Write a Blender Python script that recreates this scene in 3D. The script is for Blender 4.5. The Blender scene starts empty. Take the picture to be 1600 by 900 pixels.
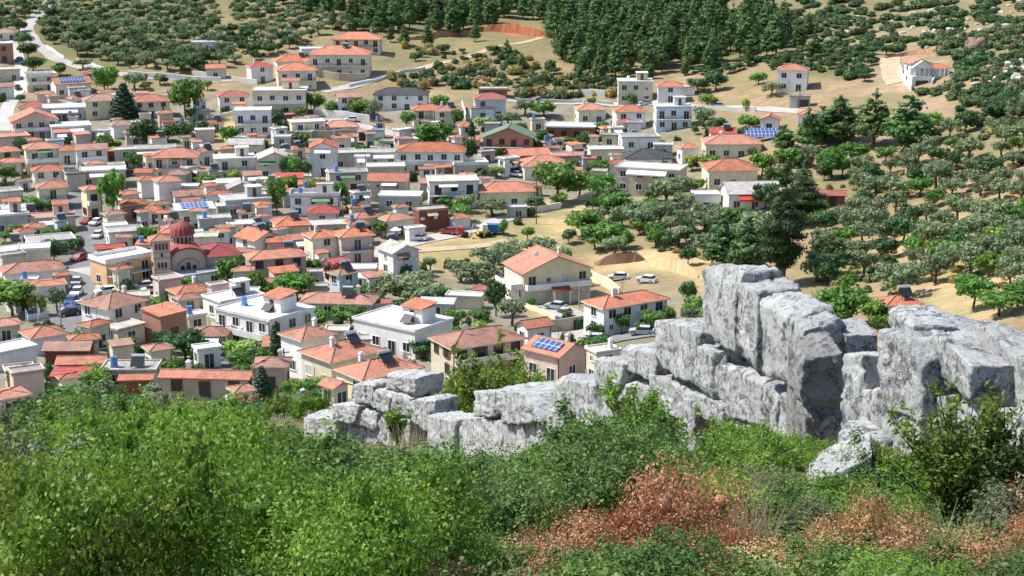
import bpy, bmesh, math, random
import numpy as np
from mathutils import Vector, Matrix, noise
RD = math.radians
rnd = random.Random(11)
nrg = np.random.default_rng(11)
F = 2537.0
PITCH = RD(14.0)
CP, SP = math.cos(PITCH), math.sin(PITCH)
sc = bpy.context.scene
COL = sc.collection

# ------------------------------------------------------------------ helpers
def link(o, parent=None):
    COL.objects.link(o)
    if parent is not None:
        o.parent = parent
    return o

def tag(o, label=None, cat=None, group=None, kind=None):
    if label: o['label'] = label
    if cat: o['category'] = cat
    if group: o['group'] = group
    if kind: o['kind'] = kind
    return o

def empty(name, loc, rz=0.0):
    o = bpy.data.objects.new(name, None)
    o.empty_display_size = 0.3
    o.location = loc
    o.rotation_euler = (0, 0, rz)
    return link(o)

def meshobj(name, me, parent=None, loc=None, rz=0.0, scale=None):
    o = bpy.data.objects.new(name, me)
    if loc is not None: o.location = loc
    if rz: o.rotation_euler = (0, 0, rz)
    if scale is not None: o.scale = scale
    return link(o, parent)

def np_mesh(name, V, Fc, mats, mi=None, smooth=False):
    """mesh from numpy arrays; Fc is (m,k) with one k"""
    me = bpy.data.meshes.new(name)
    V = np.asarray(V, dtype=np.float32); Fc = np.asarray(Fc, dtype=np.int32)
    m, k = Fc.shape
    me.vertices.add(len(V)); me.vertices.foreach_set('co', V.ravel())
    me.loops.add(m*k); me.loops.foreach_set('vertex_index', Fc.ravel())
    me.polygons.add(m)
    me.polygons.foreach_set('loop_start', np.arange(0, m*k, k, dtype=np.int32))
    me.polygons.foreach_set('loop_total', np.full(m, k, dtype=np.int32))
    for mm in mats: me.materials.append(mm)
    if mi is not None: me.polygons.foreach_set('material_index', np.asarray(mi, dtype=np.int32))
    if smooth: me.polygons.foreach_set('use_smooth', np.ones(m, dtype=bool))
    me.update(calc_edges=True)
    return me

class MB:
    """collects polygons for one mesh"""
    def __init__(s): s.v=[]; s.f=[]; s.m=[]
    def poly(s, pts, mi=0):
        n=len(s.v); s.v += [tuple(p) for p in pts]; s.f.append(tuple(range(n,n+len(pts)))); s.m.append(mi)
    def box(s, x0,x1,y0,y1,z0,z1, mi=0):
        n=len(s.v)
        s.v += [(x0,y0,z0),(x1,y0,z0),(x1,y1,z0),(x0,y1,z0),(x0,y0,z1),(x1,y0,z1),(x1,y1,z1),(x0,y1,z1)]
        for q in ((0,3,2,1),(4,5,6,7),(0,1,5,4),(1,2,6,5),(2,3,7,6),(3,0,4,7)):
            s.f.append(tuple(n+i for i in q)); s.m.append(mi)
    def hexa(s, p, mi=0):
        """8 points, bottom ring then top ring"""
        n=len(s.v); s.v += [tuple(q) for q in p]
        for q in ((0,3,2,1),(4,5,6,7),(0,1,5,4),(1,2,6,5),(2,3,7,6),(3,0,4,7)):
            s.f.append(tuple(n+i for i in q)); s.m.append(mi)
    def tube(s, pts, rads, k=6, mi=0, cap=True):
        rings=[]
        for i,p in enumerate(pts):
            p=Vector(p)
            a=Vector(pts[max(i-1,0)]); b=Vector(pts[min(i+1,len(pts)-1)])
            d=(b-a)
            if d.length<1e-6: d=Vector((0,0,1))
            d.normalize()
            u=d.orthogonal().normalized(); w=d.cross(u)
            n=len(s.v)
            for j in range(k):
                t=2*math.pi*j/k
                s.v.append(tuple(p+(u*math.cos(t)+w*math.sin(t))*rads[i]))
            rings.append(n)
        for i in range(len(rings)-1):
            for j in range(k):
                s.f.append((rings[i]+j, rings[i]+(j+1)%k, rings[i+1]+(j+1)%k, rings[i+1]+j)); s.m.append(mi)
        if cap:
            s.f.append(tuple(rings[0]+j for j in reversed(range(k)))); s.m.append(mi)
            s.f.append(tuple(rings[-1]+j for j in range(k))); s.m.append(mi)
    def cyl(s, c, r, z0, z1, k=12, mi=0, r2=None):
        s.tube([(c[0],c[1],z0),(c[0],c[1],z1)],[r, r if r2 is None else r2],k,mi)
    def mesh(s, name, mats, smooth=False):
        me=bpy.data.meshes.new(name)
        me.from_pydata(s.v,[],s.f)
        for mm in (mats if isinstance(mats,(list,tuple)) else [mats]): me.materials.append(mm)
        me.polygons.foreach_set('material_index', s.m)
        if smooth: me.polygons.foreach_set('use_smooth',[True]*len(s.f))
        me.update()
        return me
    def build(s, name, mats, parent=None, loc=None, rz=0.0, smooth=False):
        return meshobj(name, s.mesh(name,mats,smooth), parent, loc, rz)

# ------------------------------------------------------------------ materials
def nodes_of(name):
    m=bpy.data.materials.new(name); m.use_nodes=True
    nt=m.node_tree; nt.nodes.clear()
    out=nt.nodes.new('ShaderNodeOutputMaterial')
    b=nt.nodes.new('ShaderNodeBsdfPrincipled')
    nt.links.new(b.outputs[0],out.inputs[0])
    return m,nt,b

def mixc(nt, fac, a, b, mode='MIX'):
    n=nt.nodes.new('ShaderNodeMix'); n.data_type='RGBA'; n.blend_type=mode
    for k,val in ((0,fac),(6,a),(7,b)):
        if hasattr(val,'links'): nt.links.new(val,n.inputs[k])
        else: n.inputs[k].default_value = val if k==0 else (val[0],val[1],val[2],1)
    return n.outputs[2]

def noise_n(nt, scale, detail=4, rough=.6, coord='Object', stretch=None):
    tc=nt.nodes.new('ShaderNodeTexCoord')
    src=tc.outputs[coord]
    if coord=='World':
        src=None
    if stretch:
        mp=nt.nodes.new('ShaderNodeMapping'); mp.inputs['Scale'].default_value=stretch
        nt.links.new(src,mp.inputs[0]); src=mp.outputs[0]
    n=nt.nodes.new('ShaderNodeTexNoise'); n.inputs['Scale'].default_value=scale
    n.inputs['Detail'].default_value=detail; n.inputs['Roughness'].default_value=rough
    nt.links.new(src,n.inputs['Vector'])
    return n.outputs['Fac']

def ramp(nt, fac, stops):
    r=nt.nodes.new('ShaderNodeValToRGB')
    el=r.color_ramp.elements
    while len(el)<len(stops): el.new(.5)
    for e,(p,c) in zip(el,stops):
        e.position=p; e.color=(c[0],c[1],c[2],1) if not isinstance(c,(int,float)) else (c,c,c,1)
    nt.links.new(fac,r.inputs[0])
    return r.outputs[0]

def bump(nt,b,h,strength,dist):
    n=nt.nodes.new('ShaderNodeBump'); n.inputs['Strength'].default_value=strength; n.inputs['Distance'].default_value=dist
    nt.links.new(h,n.inputs['Height']); nt.links.new(n.outputs[0],b.inputs['Normal'])

def mix2(c,k): return tuple(min(1,x*k) for x in c)

def simple(name, col, rough=.85, var=.18, scale=.7, rand=.12, stretch=None, bmp=0.0, spec=.3, metal=0.0):
    m,nt,b=nodes_of(name)
    b.inputs['Roughness'].default_value=rough
    b.inputs['Specular IOR Level'].default_value=spec
    b.inputs['Metallic'].default_value=metal
    f=noise_n(nt,scale,5,.65,stretch=stretch)
    c=ramp(nt,f,[(.3,mix2(col,1-var)),(.7,mix2(col,1+var*.6))])
    if rand:
        oi=nt.nodes.new('ShaderNodeObjectInfo')
        mr=nt.nodes.new('ShaderNodeMapRange'); mr.inputs[3].default_value=1-rand; mr.inputs[4].default_value=1+rand
        nt.links.new(oi.outputs['Random'],mr.inputs[0])
        c=mixc(nt,1.0,c,mr.outputs[0],'MULTIPLY')
    nt.links.new(c,b.inputs['Base Color'])
    if bmp: bump(nt,b,f,bmp,.05)
    return m

def wallmat(name,col):
    """render with rain streaks and patchy paint"""
    m,nt,b=nodes_of(name)
    b.inputs['Roughness'].default_value=.9; b.inputs['Specular IOR Level'].default_value=.2
    f1=noise_n(nt,.35,6,.7); f2=noise_n(nt,1.6,4,.7,stretch=(1.5,1.5,.3))
    c=ramp(nt,f1,[(.34,mix2(col,.80)),(.56,col)])
    st=ramp(nt,f2,[(.5,1.0),(.8,.80)])
    c=mixc(nt,1.0,c,st,'MULTIPLY')
    oi=nt.nodes.new('ShaderNodeObjectInfo')
    mr=nt.nodes.new('ShaderNodeMapRange'); mr.inputs[3].default_value=.88; mr.inputs[4].default_value=1.08
    nt.links.new(oi.outputs['Random'],mr.inputs[0])
    c=mixc(nt,1.0,c,mr.outputs[0],'MULTIPLY')
    nt.links.new(c,b.inputs['Base Color'])
    return m

def roofmat(name,col,dark):
    """clay tiles: mottled, faint courses across and channels down"""
    m,nt,b=nodes_of(name)
    b.inputs['Roughness'].default_value=.85; b.inputs['Specular IOR Level'].default_value=.25
    f1=noise_n(nt,.45,6,.75); f2=noise_n(nt,5.0,3,.6)
    c=ramp(nt,f1,[(.34,mix2(dark,.85)),(.5,col),(.66,mix2(col,1.22))])
    c2=ramp(nt,f2,[(.36,.60),(.64,1.15)])
    c=mixc(nt,1.0,c,c2,'MULTIPLY')
    tc=nt.nodes.new('ShaderNodeTexCoord')
    w=nt.nodes.new('ShaderNodeTexWave'); w.bands_direction='Z'; w.inputs['Scale'].default_value=2.6; w.inputs['Distortion'].default_value=1.2
    nt.links.new(tc.outputs['Object'],w.inputs[0])
    c3=ramp(nt,w.outputs['Fac'],[(.0,.68),(.5,1.0)])
    c=mixc(nt,.8,c,c3,'MULTIPLY')
    oi=nt.nodes.new('ShaderNodeObjectInfo')
    mr=nt.nodes.new('ShaderNodeMapRange'); mr.inputs[3].default_value=.72; mr.inputs[4].default_value=1.12
    nt.links.new(oi.outputs['Random'],mr.inputs[0])
    c=mixc(nt,1.0,c,mr.outputs[0],'MULTIPLY')
    mt=nt.nodes.new('ShaderNodeMath'); mt.operation='MULTIPLY'; mt.inputs[1].default_value=9.7; nt.links.new(oi.outputs['Random'],mt.inputs[0])
    mf=nt.nodes.new('ShaderNodeMath'); mf.operation='FRACT'; nt.links.new(mt.outputs[0],mf.inputs[0])
    ml=nt.nodes.new('ShaderNodeMath'); ml.operation='MULTIPLY'; ml.inputs[1].default_value=.32; nt.links.new(mf.outputs[0],ml.inputs[0])
    f5=noise_n(nt,1.1,4,.7); mk=nt.nodes.new('ShaderNodeMath'); mk.operation='MULTIPLY'; nt.links.new(ml.outputs[0],mk.inputs[0]); nt.links.new(ramp(nt,f5,[(.3,.4),(.65,1.6)]),mk.inputs[1])
    grey=sum(col)/3
    c=mixc(nt,mk.outputs[0],c,(grey*1.15,grey*.98,grey*.86))
    nt.links.new(c,b.inputs['Base Color'])
    bump(nt,b,f2,.35,.04)
    return m

def leafmat(name, c1, c2, c3, trans=.35, randv=.22, hue=.02, scale=.9):
    """foliage: hue clumps by noise, each plant its own tint, some light through the leaves"""
    m=bpy.data.materials.new(name); m.use_nodes=True
    nt=m.node_tree; nt.nodes.clear()
    out=nt.nodes.new('ShaderNodeOutputMaterial')
    f=noise_n(nt,scale,3,.7)
    c=ramp(nt,f,[(.3,c1),(.5,c2),(.72,c3)])
    oi=nt.nodes.new('ShaderNodeObjectInfo')
    hs=nt.nodes.new('ShaderNodeHueSaturation')
    mr=nt.nodes.new('ShaderNodeMapRange'); mr.inputs[3].default_value=1-randv; mr.inputs[4].default_value=1+randv
    nt.links.new(oi.outputs['Random'],mr.inputs[0]); nt.links.new(mr.outputs[0],hs.inputs['Value'])
    mt=nt.nodes.new('ShaderNodeMath'); mt.operation='FRACT'
    mm=nt.nodes.new('ShaderNodeMath'); mm.operation='MULTIPLY'; mm.inputs[1].default_value=7.31
    nt.links.new(oi.outputs['Random'],mm.inputs[0]); nt.links.new(mm.outputs[0],mt.inputs[0])
    mr2=nt.nodes.new('ShaderNodeMapRange'); mr2.inputs[3].default_value=.5-hue; mr2.inputs[4].default_value=.5+hue
    nt.links.new(mt.outputs[0],mr2.inputs[0]); nt.links.new(mr2.outputs[0],hs.inputs['Hue'])
    nt.links.new(c,hs.inputs['Color'])
    d=nt.nodes.new('ShaderNodeBsdfPrincipled'); d.inputs['Roughness'].default_value=.55; d.inputs['Specular IOR Level'].default_value=.35
    t=nt.nodes.new('ShaderNodeBsdfTranslucent')
    mx=nt.nodes.new('ShaderNodeMixShader'); mx.inputs[0].default_value=trans
    nt.links.new(hs.outputs[0],d.inputs['Base Color']); nt.links.new(hs.outputs[0],t.inputs[0])
    nt.links.new(d.outputs[0],mx.inputs[1]); nt.links.new(t.outputs[0],mx.inputs[2]); nt.links.new(mx.outputs[0],out.inputs[0])
    return m

# ------------------------------------------------------------------ camera + terrain
cam=bpy.data.cameras.new('camera'); cam.sensor_width=36; cam.lens=F/1600*36
cam.clip_start=.1; cam.clip_end=5000
co=bpy.data.objects.new('camera',cam); co.rotation_euler=(math.pi/2-PITCH,0,0); link(co); sc.camera=co

def slope(py):
    v=(450-py)/F
    return (-SP+v*CP)/(CP+v*SP)
def aof(px,py):
    v=(450-py)/F
    return ((px-800)/F)/(CP+v*SP)
def pt(px,py,Y):
    return Vector((aof(px,py)*Y,Y,slope(py)*Y))
def proj(P):
    d=P[1]*CP-P[2]*SP; u=P[0]; v=P[1]*SP+P[2]*CP
    return 800+F*u/d, 450-F*v/d, d

FG_L=[(2,1900),(4,1250),(6,1020),(9,935),(14,850),(20,790),(30,735),(45,695),(60,668),(75,652),(100,668),(130,712),(160,705),(185,668)]
FG_R=[(2,1900),(4,1250),(6,1020),(9,928),(12,838),(13.6,780),(15,742),(17,714),(20,708),(30,732),(60,780),(100,780),(140,740),(160,680),(185,600)]
VAL=[(200,645),(220,610),(240,575),(265,530),(290,480),(315,440),(350,385),(385,330),(420,285),(460,230),(500,180),(540,138),(580,100),(630,60),(700,15),(780,-40),(900,-110),(1100,-160),(1350,-178)]
KPX=[-2000,900,1100,1250,1400,1600,2000,3600]
KV=[1.0,1.0,.95,.90,.86,.77,.70,.66]
YS=np.concatenate([np.geomspace(2,180,150)[:-1],np.linspace(180,640,300)[:-1],np.geomspace(640,1350,60)])
AS=np.concatenate([np.linspace(-.75,-.36,24)[:-1],np.linspace(-.36,.36,300)[:-1],np.linspace(.36,.75,24)])
def interp_log(tab,Y):
    xs=np.log([t[0] for t in tab]); ys=[t[1] for t in tab]
    acc=0
    for k,w in ((-.07,1),(-.035,2),(0,3),(.035,2),(.07,1)):
        acc=acc+w*np.interp(np.log(Y)+k,xs,ys)
    return acc/9
HG=np.zeros((len(AS),len(YS)))
slv=np.vectorize(slope)
for i,a in enumerate(AS):
    px=800+a*F*.99
    k=np.interp(px,KPX,KV)
    t=np.clip((px-650)/550,0,1); t=t*t*(3-2*t)
    fl=interp_log(FG_L,YS); fr=interp_log(FG_R,YS)
    fg=fl*(1-t)+fr*t
    va=interp_log(VAL,YS/k)
    b=np.clip((YS-150)/45,0,1); b=b*b*(3-2*b)
    py=fg*(1-b)+va*b
    HG[i]=YS*slv(py)
# relief: bumps on the hill, terraces on the slopes, none under the camera
for i,a in enumerate(AS):
    for j,Y in enumerate(YS):
        if Y>170:
            p=Vector((a*Y*.02,Y*.02,0))
            amp=min(1,(Y-170)/60)
            HG[i,j]+=amp*(noise.noise(p)*1.2+noise.noise(p*4)*.35) if Y<470 else amp*(noise.noise(p)*2.0+noise.noise(p*3)*1.1+noise.noise(p*9)*.4)
        elif Y>7:
            p=Vector((a*Y*.35,Y*.35,0)); HG[i,j]+=noise.noise(p)*.10
def gh(a,Y):
    i=np.searchsorted(AS,a)-1; i=min(max(i,0),len(AS)-2)
    j=np.searchsorted(YS,Y)-1; j=min(max(j,0),len(YS)-2)
    u=(a-AS[i])/(AS[i+1]-AS[i]); v=(Y-YS[j])/(YS[j+1]-YS[j])
    u=min(max(u,0),1); v=min(max(v,0),1)
    return HG[i,j]*(1-u)*(1-v)+HG[i+1,j]*u*(1-v)+HG[i,j+1]*(1-u)*v+HG[i+1,j+1]*u*v
def ground(x,y): return gh(x/y,y)
def hit(px,py,Ymin=165):
    """where the line of sight through a pixel of the photograph meets the terrain"""
    a=aof(px,py); s=slope(py)
    i=np.searchsorted(AS,a)-1; i=min(max(i,0),len(AS)-2)
    u=(a-AS[i])/(AS[i+1]-AS[i])
    col=HG[i]*(1-u)+HG[i+1]*u
    j0=np.searchsorted(YS,Ymin)
    d=col-s*YS
    for j in range(j0,len(YS)):
        if d[j]>=0:
            if j==j0: Y=YS[j]; break
            t=-d[j-1]/(d[j]-d[j-1]+1e-9); Y=YS[j-1]+t*(YS[j]-YS[j-1]); break
    else: Y=YS[-1]
    return Vector((a*Y,Y,gh(a,Y)))

# regions of the ground by what grows or lies there (own colour of the ground)
TAN=(.35,.245,.15); GOLD=(.58,.43,.22); PINK=(.37,.26,.18); URB=(.27,.24,.195); GRN=(.12,.125,.055); ORG=(.42,.18,.08); OLI=(.20,.175,.09); LIT=(.10,.075,.04); GRY=(.33,.31,.28)
REG=[ # cx cy rx ry colour weight
 (300,30,420,60,OLI,.9),(430,60,110,40,PINK,.8),(290,70,100,25,PINK,.5),(120,60,150,70,GRN,.5),(250,40,120,40,GRN,.5),(500,40,160,50,TAN,1),
 (700,120,200,50,TAN,.9),(700,65,90,16,GOLD,.9),(860,20,430,75,OLI,.9),(690,100,140,16,OLI,.7),(812,50,36,7,ORG,1),(1350,50,330,70,OLI,.75),(1420,60,120,22,PINK,.6),(1500,30,60,14,PINK,.5),(1240,110,160,20,OLI,.7),(1430,115,90,45,PINK,1),
 (1180,130,120,35,TAN,1),(1300,105,60,18,GRN,.8),(360,205,50,25,GOLD,.9),(520,215,60,25,TAN,.8),(590,205,40,20,PINK,.9),
 (760,385,150,45,GOLD,1),(880,345,60,30,GOLD,1),(620,395,40,16,GOLD,.8),(500,460,60,25,TAN,.8),
 (1000,400,130,40,TAN,1),(1030,425,110,35,(.58,.40,.22),1),(990,445,90,22,PINK,1),
 (1450,290,260,110,TAN,1),(1430,220,200,50,PINK,.7),(1560,190,80,60,OLI,.7),(1330,300,80,60,OLI,.5),(1500,420,150,70,GOLD,.8),(1400,430,80,40,TAN,.7),(1270,360,60,30,TAN,.8),
 (990,300,60,14,GOLD,.6),(830,460,60,30,TAN,.4),(870,490,40,20,(.42,.34,.18),.8)]
def regcol(px,py,Y):
    if Y<150:
        n=noise.noise(Vector((px*.01,py*.02,3)))
        return tuple(LIT[k]*(1-.5*n)+.02*n for k in range(3))
    t=min(1,max(0,(1080+60*noise.noise(Vector((py*.03,px*.01,5)))-px)/90+.5))*min(1,max(0,(py-135)/30))
    c=[URB[k]*t+TAN[k]*(1-t) for k in range(3)]
    n1=noise.noise(Vector((px*.02,py*.04,9))); 
    for cx,cy,rx,ry,cc,w in REG:
        q=((px-cx)/rx)**2+((py-cy)/ry)**2
        if q<1.5:
            t=min(1,max(0,(1.5-q+.6*n1)))*w
            t=min(1,t)
            for k in range(3): c[k]=c[k]*(1-t)+cc[k]*t
    return tuple(c)
nA,nY=len(AS),len(YS)
V=np.zeros((nA*nY,3)); C=np.zeros((nA*nY,4)); C[:,3]=1
for i,a in enumerate(AS):
    for j,Y in enumerate(YS):
        V[i*nY+j]=(a*Y,Y,HG[i,j])
        px,py,d=proj((a*Y,Y,HG[i,j]))
        C[i*nY+j,:3]=regcol(px,py,Y)
ii,jj=np.meshgrid(np.arange(nA-1),np.arange(nY-1),indexing='ij')
q=(ii*nY+jj).ravel()
Fq=np.stack([q,q+nY,q+nY+1,q+1],1)
mg,nt,b=nodes_of('earth')
at=nt.nodes.new('ShaderNodeVertexColor'); at.layer_name='ground_cover'
f1=noise_n(nt,.35,8,.7); f2=noise_n(nt,.06,5,.6); f3=noise_n(nt,1.4,4,.7)
c=mixc(nt,1.0,at.outputs[0],ramp(nt,f1,[(.25,(.62,.6,.58)),(.55,(1,1,1)),(.8,(1.0,1.0,1.0))]),'MULTIPLY')
c=mixc(nt,ramp(nt,f3,[(.48,0.0),(.7,.6)]),c,(.17,.14,.06))
c=mixc(nt,ramp(nt,f2,[(.40,0.0),(.62,.62)]),c,(.15,.15,.065))
nt.links.new(c,b.inputs['Base Color']); b.inputs['Roughness'].default_value=.95; b.inputs['Specular IOR Level'].default_value=.1
f6=noise_n(nt,3.2,3,.6); c=mixc(nt,ramp(nt,f6,[(.62,0.0),(.7,.6)]),c,(.42,.38,.32)); c=mixc(nt,ramp(nt,f6,[(.3,.5),(.4,0.0)]),c,(.10,.085,.05)); nt.links.new(c,b.inputs['Base Color']); bump(nt,b,f1,.8,.5)
me=np_mesh('terrain',V,Fq,[mg],smooth=True)
ca=me.color_attributes.new('ground_cover','FLOAT_COLOR','POINT'); ca.data.foreach_set('color',C.astype(np.float32).ravel())
tag(meshobj('terrain',me),kind='structure')

# ------------------------------------------------------------------ palette
WALL={k:wallmat('render_'+n,c) for k,(n,c) in dict(w=('white',(.78,.76,.72)),c=('cream',(.74,.66,.50)),b=('beige',(.60,.52,.41)),p=('pink',(.66,.50,.43)),
  g=('grey',(.46,.45,.42)),y=('yellow',(.75,.66,.43)),k=('brick',(.40,.21,.14)),s=('stone',(.47,.40,.31)),l=('pale_blue',(.62,.68,.73)),n=('maroon',(.25,.10,.07)),o=('ochre',(.68,.43,.24))).items()}
ROOF={k:roofmat('roof_'+n,c,d) for k,(n,c,d) in dict(o=('orange_tile',(.57,.185,.095),(.38,.125,.075)),t=('worn_tile',(.42,.205,.145),(.26,.14,.105)),r=('crimson',(.47,.085,.07),(.35,.07,.06)),
  d=('slate',(.085,.085,.10),(.06,.06,.07)),g=('green',(.17,.25,.17),(.13,.19,.13)),w=('white_slab',(.78,.78,.76),(.62,.62,.60)),c=('concrete',(.42,.41,.38),(.26,.26,.25)),y=('cream_slab',(.70,.63,.50),(.52,.46,.38)),
  m=('metal_sheet',(.48,.52,.55),(.34,.37,.40)),p=('pink_tile',(.58,.27,.2),(.44,.2,.15))).items()}
GLASS=simple('dark_glass',(.025,.028,.033),.22,.3,.5,.3,spec=.5)
FRAMEW=simple('white_joinery',(.72,.71,.68),.6,.05); FRAMEB=simple('brown_joinery',(.12,.055,.035),.6,.2)
SHUT=simple('closed_shutter',(.56,.53,.48),.7,.1,stretch=(1,1,14)); SHUTB=simple('brown_shutter',(.20,.085,.06),.7,.15,stretch=(1,1,14))
PARA=WALL['w']; RAIL=simple('dark_rail',(.05,.045,.04),.6,.2)
IRON=simple('iron',(.07,.065,.06),.5,.2); STEEL=simple('steel_tank',(.55,.56,.58),.35,.1,metal=.6)
PANEL,_nt,_b=nodes_of('solar_cells')
_tc=_nt.nodes.new('ShaderNodeTexCoord'); _bk=_nt.nodes.new('ShaderNodeTexBrick'); _bk.offset=0; _bk.inputs['Scale'].default_value=1.0
_bk.inputs['Color1'].default_value=(.045,.085,.22,1); _bk.inputs['Color2'].default_value=(.055,.10,.25,1); _bk.inputs['Mortar'].default_value=(.62,.66,.72,1)
_bk.inputs['Mortar Size'].default_value=.045; _bk.inputs['Brick Width'].default_value=1.0; _bk.inputs['Row Height'].default_value=1.6
_nt.links.new(_tc.outputs['Object'],_bk.inputs[0]); _nt.links.new(_bk.outputs[0],_b.inputs['Base Color']); _b.inputs['Roughness'].default_value=.22
AWN=simple('white_awning',(.74,.73,.70),.8,.06); AWNR=simple('red_awning',(.5,.045,.035),.8,.08)
CONC=ROOF['c']; ASPH=simple('asphalt',(.17,.165,.165),.9,.25,.3); ASPHL=simple('pale_road',(.40,.375,.345),.9,.16,.25)
# ------------------------------------------------------------------ houses
WCACHE={}
def window_meshes(kind,w,h,fr,sh):
    key=(kind,w,h,fr,sh)
    if key in WCACHE: return WCACHE[key]
    m=MB(); t=.09
    m.box(-w/2-t,-w/2,-.08,.03,0,h); m.box(w/2,w/2+t,-.08,.03,0,h)
    m.box(-w/2-t,w/2+t,-.085,.03,h,h+t)
    if kind=='win': m.box(-w/2-.16,w/2+.16,-.16,.03,-.09,0)
    m.box(-.035,.035,-.06,.02,0,h)
    if kind=='win' and sh:
        for s in (-1,1):
            x0,x1=sorted((s*(w/2+t+.01),s*(w/2+t+.50))); m.box(x0,x1,-.075,-.02,0,h,1)
    fm=m.mesh('window_frame',[FRAMEB if fr=='b' else FRAMEW, SHUTB if sh=='B' else SHUT])
    p=MB()
    if sh=='s' : p.box(-w/2,w/2,-.045,.02,0,h)
    else: p.box(-w/2,w/2,-.02,.02,0,h)
    pm=p.mesh('window_pane',[SHUT if sh=='s' else GLASS])
    WCACHE[key]=(fm,pm); return WCACHE[key]
NWIN=[0]
def put_window(root,kind,w,h,x,y,z,rz,fr,sh,near):
    fm,pm=window_meshes(kind,w,h,fr,sh)
    o=meshobj('window' if kind!='door' else 'glazed_door',fm,root,(x,y,z),rz)
    meshobj('pane' if sh!='s' else 'shutter',pm,o)
    NWIN[0]+=1

def roof_mesh(kind,W,D,e,rise,ov,rc,ridge=True):
    m=MB(); t=.16
    if kind in ('hip','pyr'):
        L=W/2+ov; K=D/2+ov
        rl=max(0,L-K) if W>=D else 0; rk=max(0,K-L) if D>W else 0
        z0=e-.10; z1=e+t-.10; zr=e+rise
        lo=[(-L,-K,z0),(L,-K,z0),(L,K,z0),(-L,K,z0)]; hi=[(x,y,z1) for x,y,_ in lo]
        A=(-rl,-rk,zr); B=(rl,rk,zr)
        m.poly(lo[::-1])
        for i in range(4):
            j=(i+1)%4; m.poly([lo[i],lo[j],hi[j],hi[i]],1)
        if W>=D:
            m.poly([hi[0],hi[1],B,A]); m.poly([hi[1],hi[2],B]); m.poly([hi[2],hi[3],A,B]); m.poly([hi[3],hi[0],A])
            ends=[(hi[0],A),(hi[1],B),(hi[2],B),(hi[3],A)]
        else:
            m.poly([hi[0],hi[1],A]); m.poly([hi[1],hi[2],B,A]); m.poly([hi[2],hi[3],B]); m.poly([hi[3],hi[0],A,B])
            ends=[(hi[0],A),(hi[1],A),(hi[2],B),(hi[3],B)]
        if ridge:
            for p,q in ends+([(A,B)] if (Vector(A)-Vector(B)).length>.3 else []):
                m.tube([Vector(p)+Vector((0,0,.02)),Vector(q)+Vector((0,0,.02))],[.11,.11],5,2)
    elif kind in ('gabx','gaby'):
        # two slabs meeting at the ridge
        if kind=='gaby': W,D=D,W
        L=W/2+ov; K=D/2+ov; s=rise/(D/2); ze=e-s*ov
        pts=[]
        for sg in (-1,1):
            y0=sg*K
            a=[(-L,y0,ze),(L,y0,ze),(L,0,e+rise),(-L,0,e+rise)]
            if sg>0: a=[a[1],a[0],a[3],a[2]]
            b=[(x,y,z+t) for x,y,z in a]
            pts.append((a,b))
        for a,b in pts:
            P=a+b
            if kind=='gaby': P=[(-y,x,z) for x,y,z in P]
            m.hexa(P)
        if ridge:
            p,q=(-L,0,e+rise+t+.01),(L,0,e+rise+t+.01)
            if kind=='gaby': p,q=(0,-L,p[2]),(0,L,q[2])
            m.tube([p,q],[.12,.12],5,2)
    elif kind=='shed':
        L=W/2+ov; K=D/2+ov
        m.hexa([(-L,-K,e-.05),(L,-K,e-.05),(L,K,e+rise-.05),(-L,K,e+rise-.05),(-L,-K,e+t),(L,-K,e+t),(L,K,e+rise+t),(-L,K,e+rise+t)])
    else:
        L=W/2+ov; K=D/2+ov
        m.box(-L,L,-K,K,e,e+.24,0)
    return m

def heater(root,x,y,z,rz,s=1.0):
    m=MB(); m.hexa([(-.95,-.9,.15),(.95,-.9,.15),(.95,.45,1.15),(-.95,.45,1.15),(-.95,-.95,.24),(.95,-.95,.24),(.95,.4,1.24),(-.95,.4,1.24)])
    o=m.build('solar_heater',GLASS,root,(x,y,z),rz)
    t=MB(); t.tube([(-.95,.62,1.3),(.95,.62,1.3)],[.32,.32],10); t.build('tank',STEEL,o)
    t=MB()
    for xx in (-.8,.8): t.box(xx-.04,xx+.04,.55,.63,-.3,1.1); t.box(xx-.04,xx+.04,-.85,-.77,-.3,.3)
    t.build('bracket',IRON,o)

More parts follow.
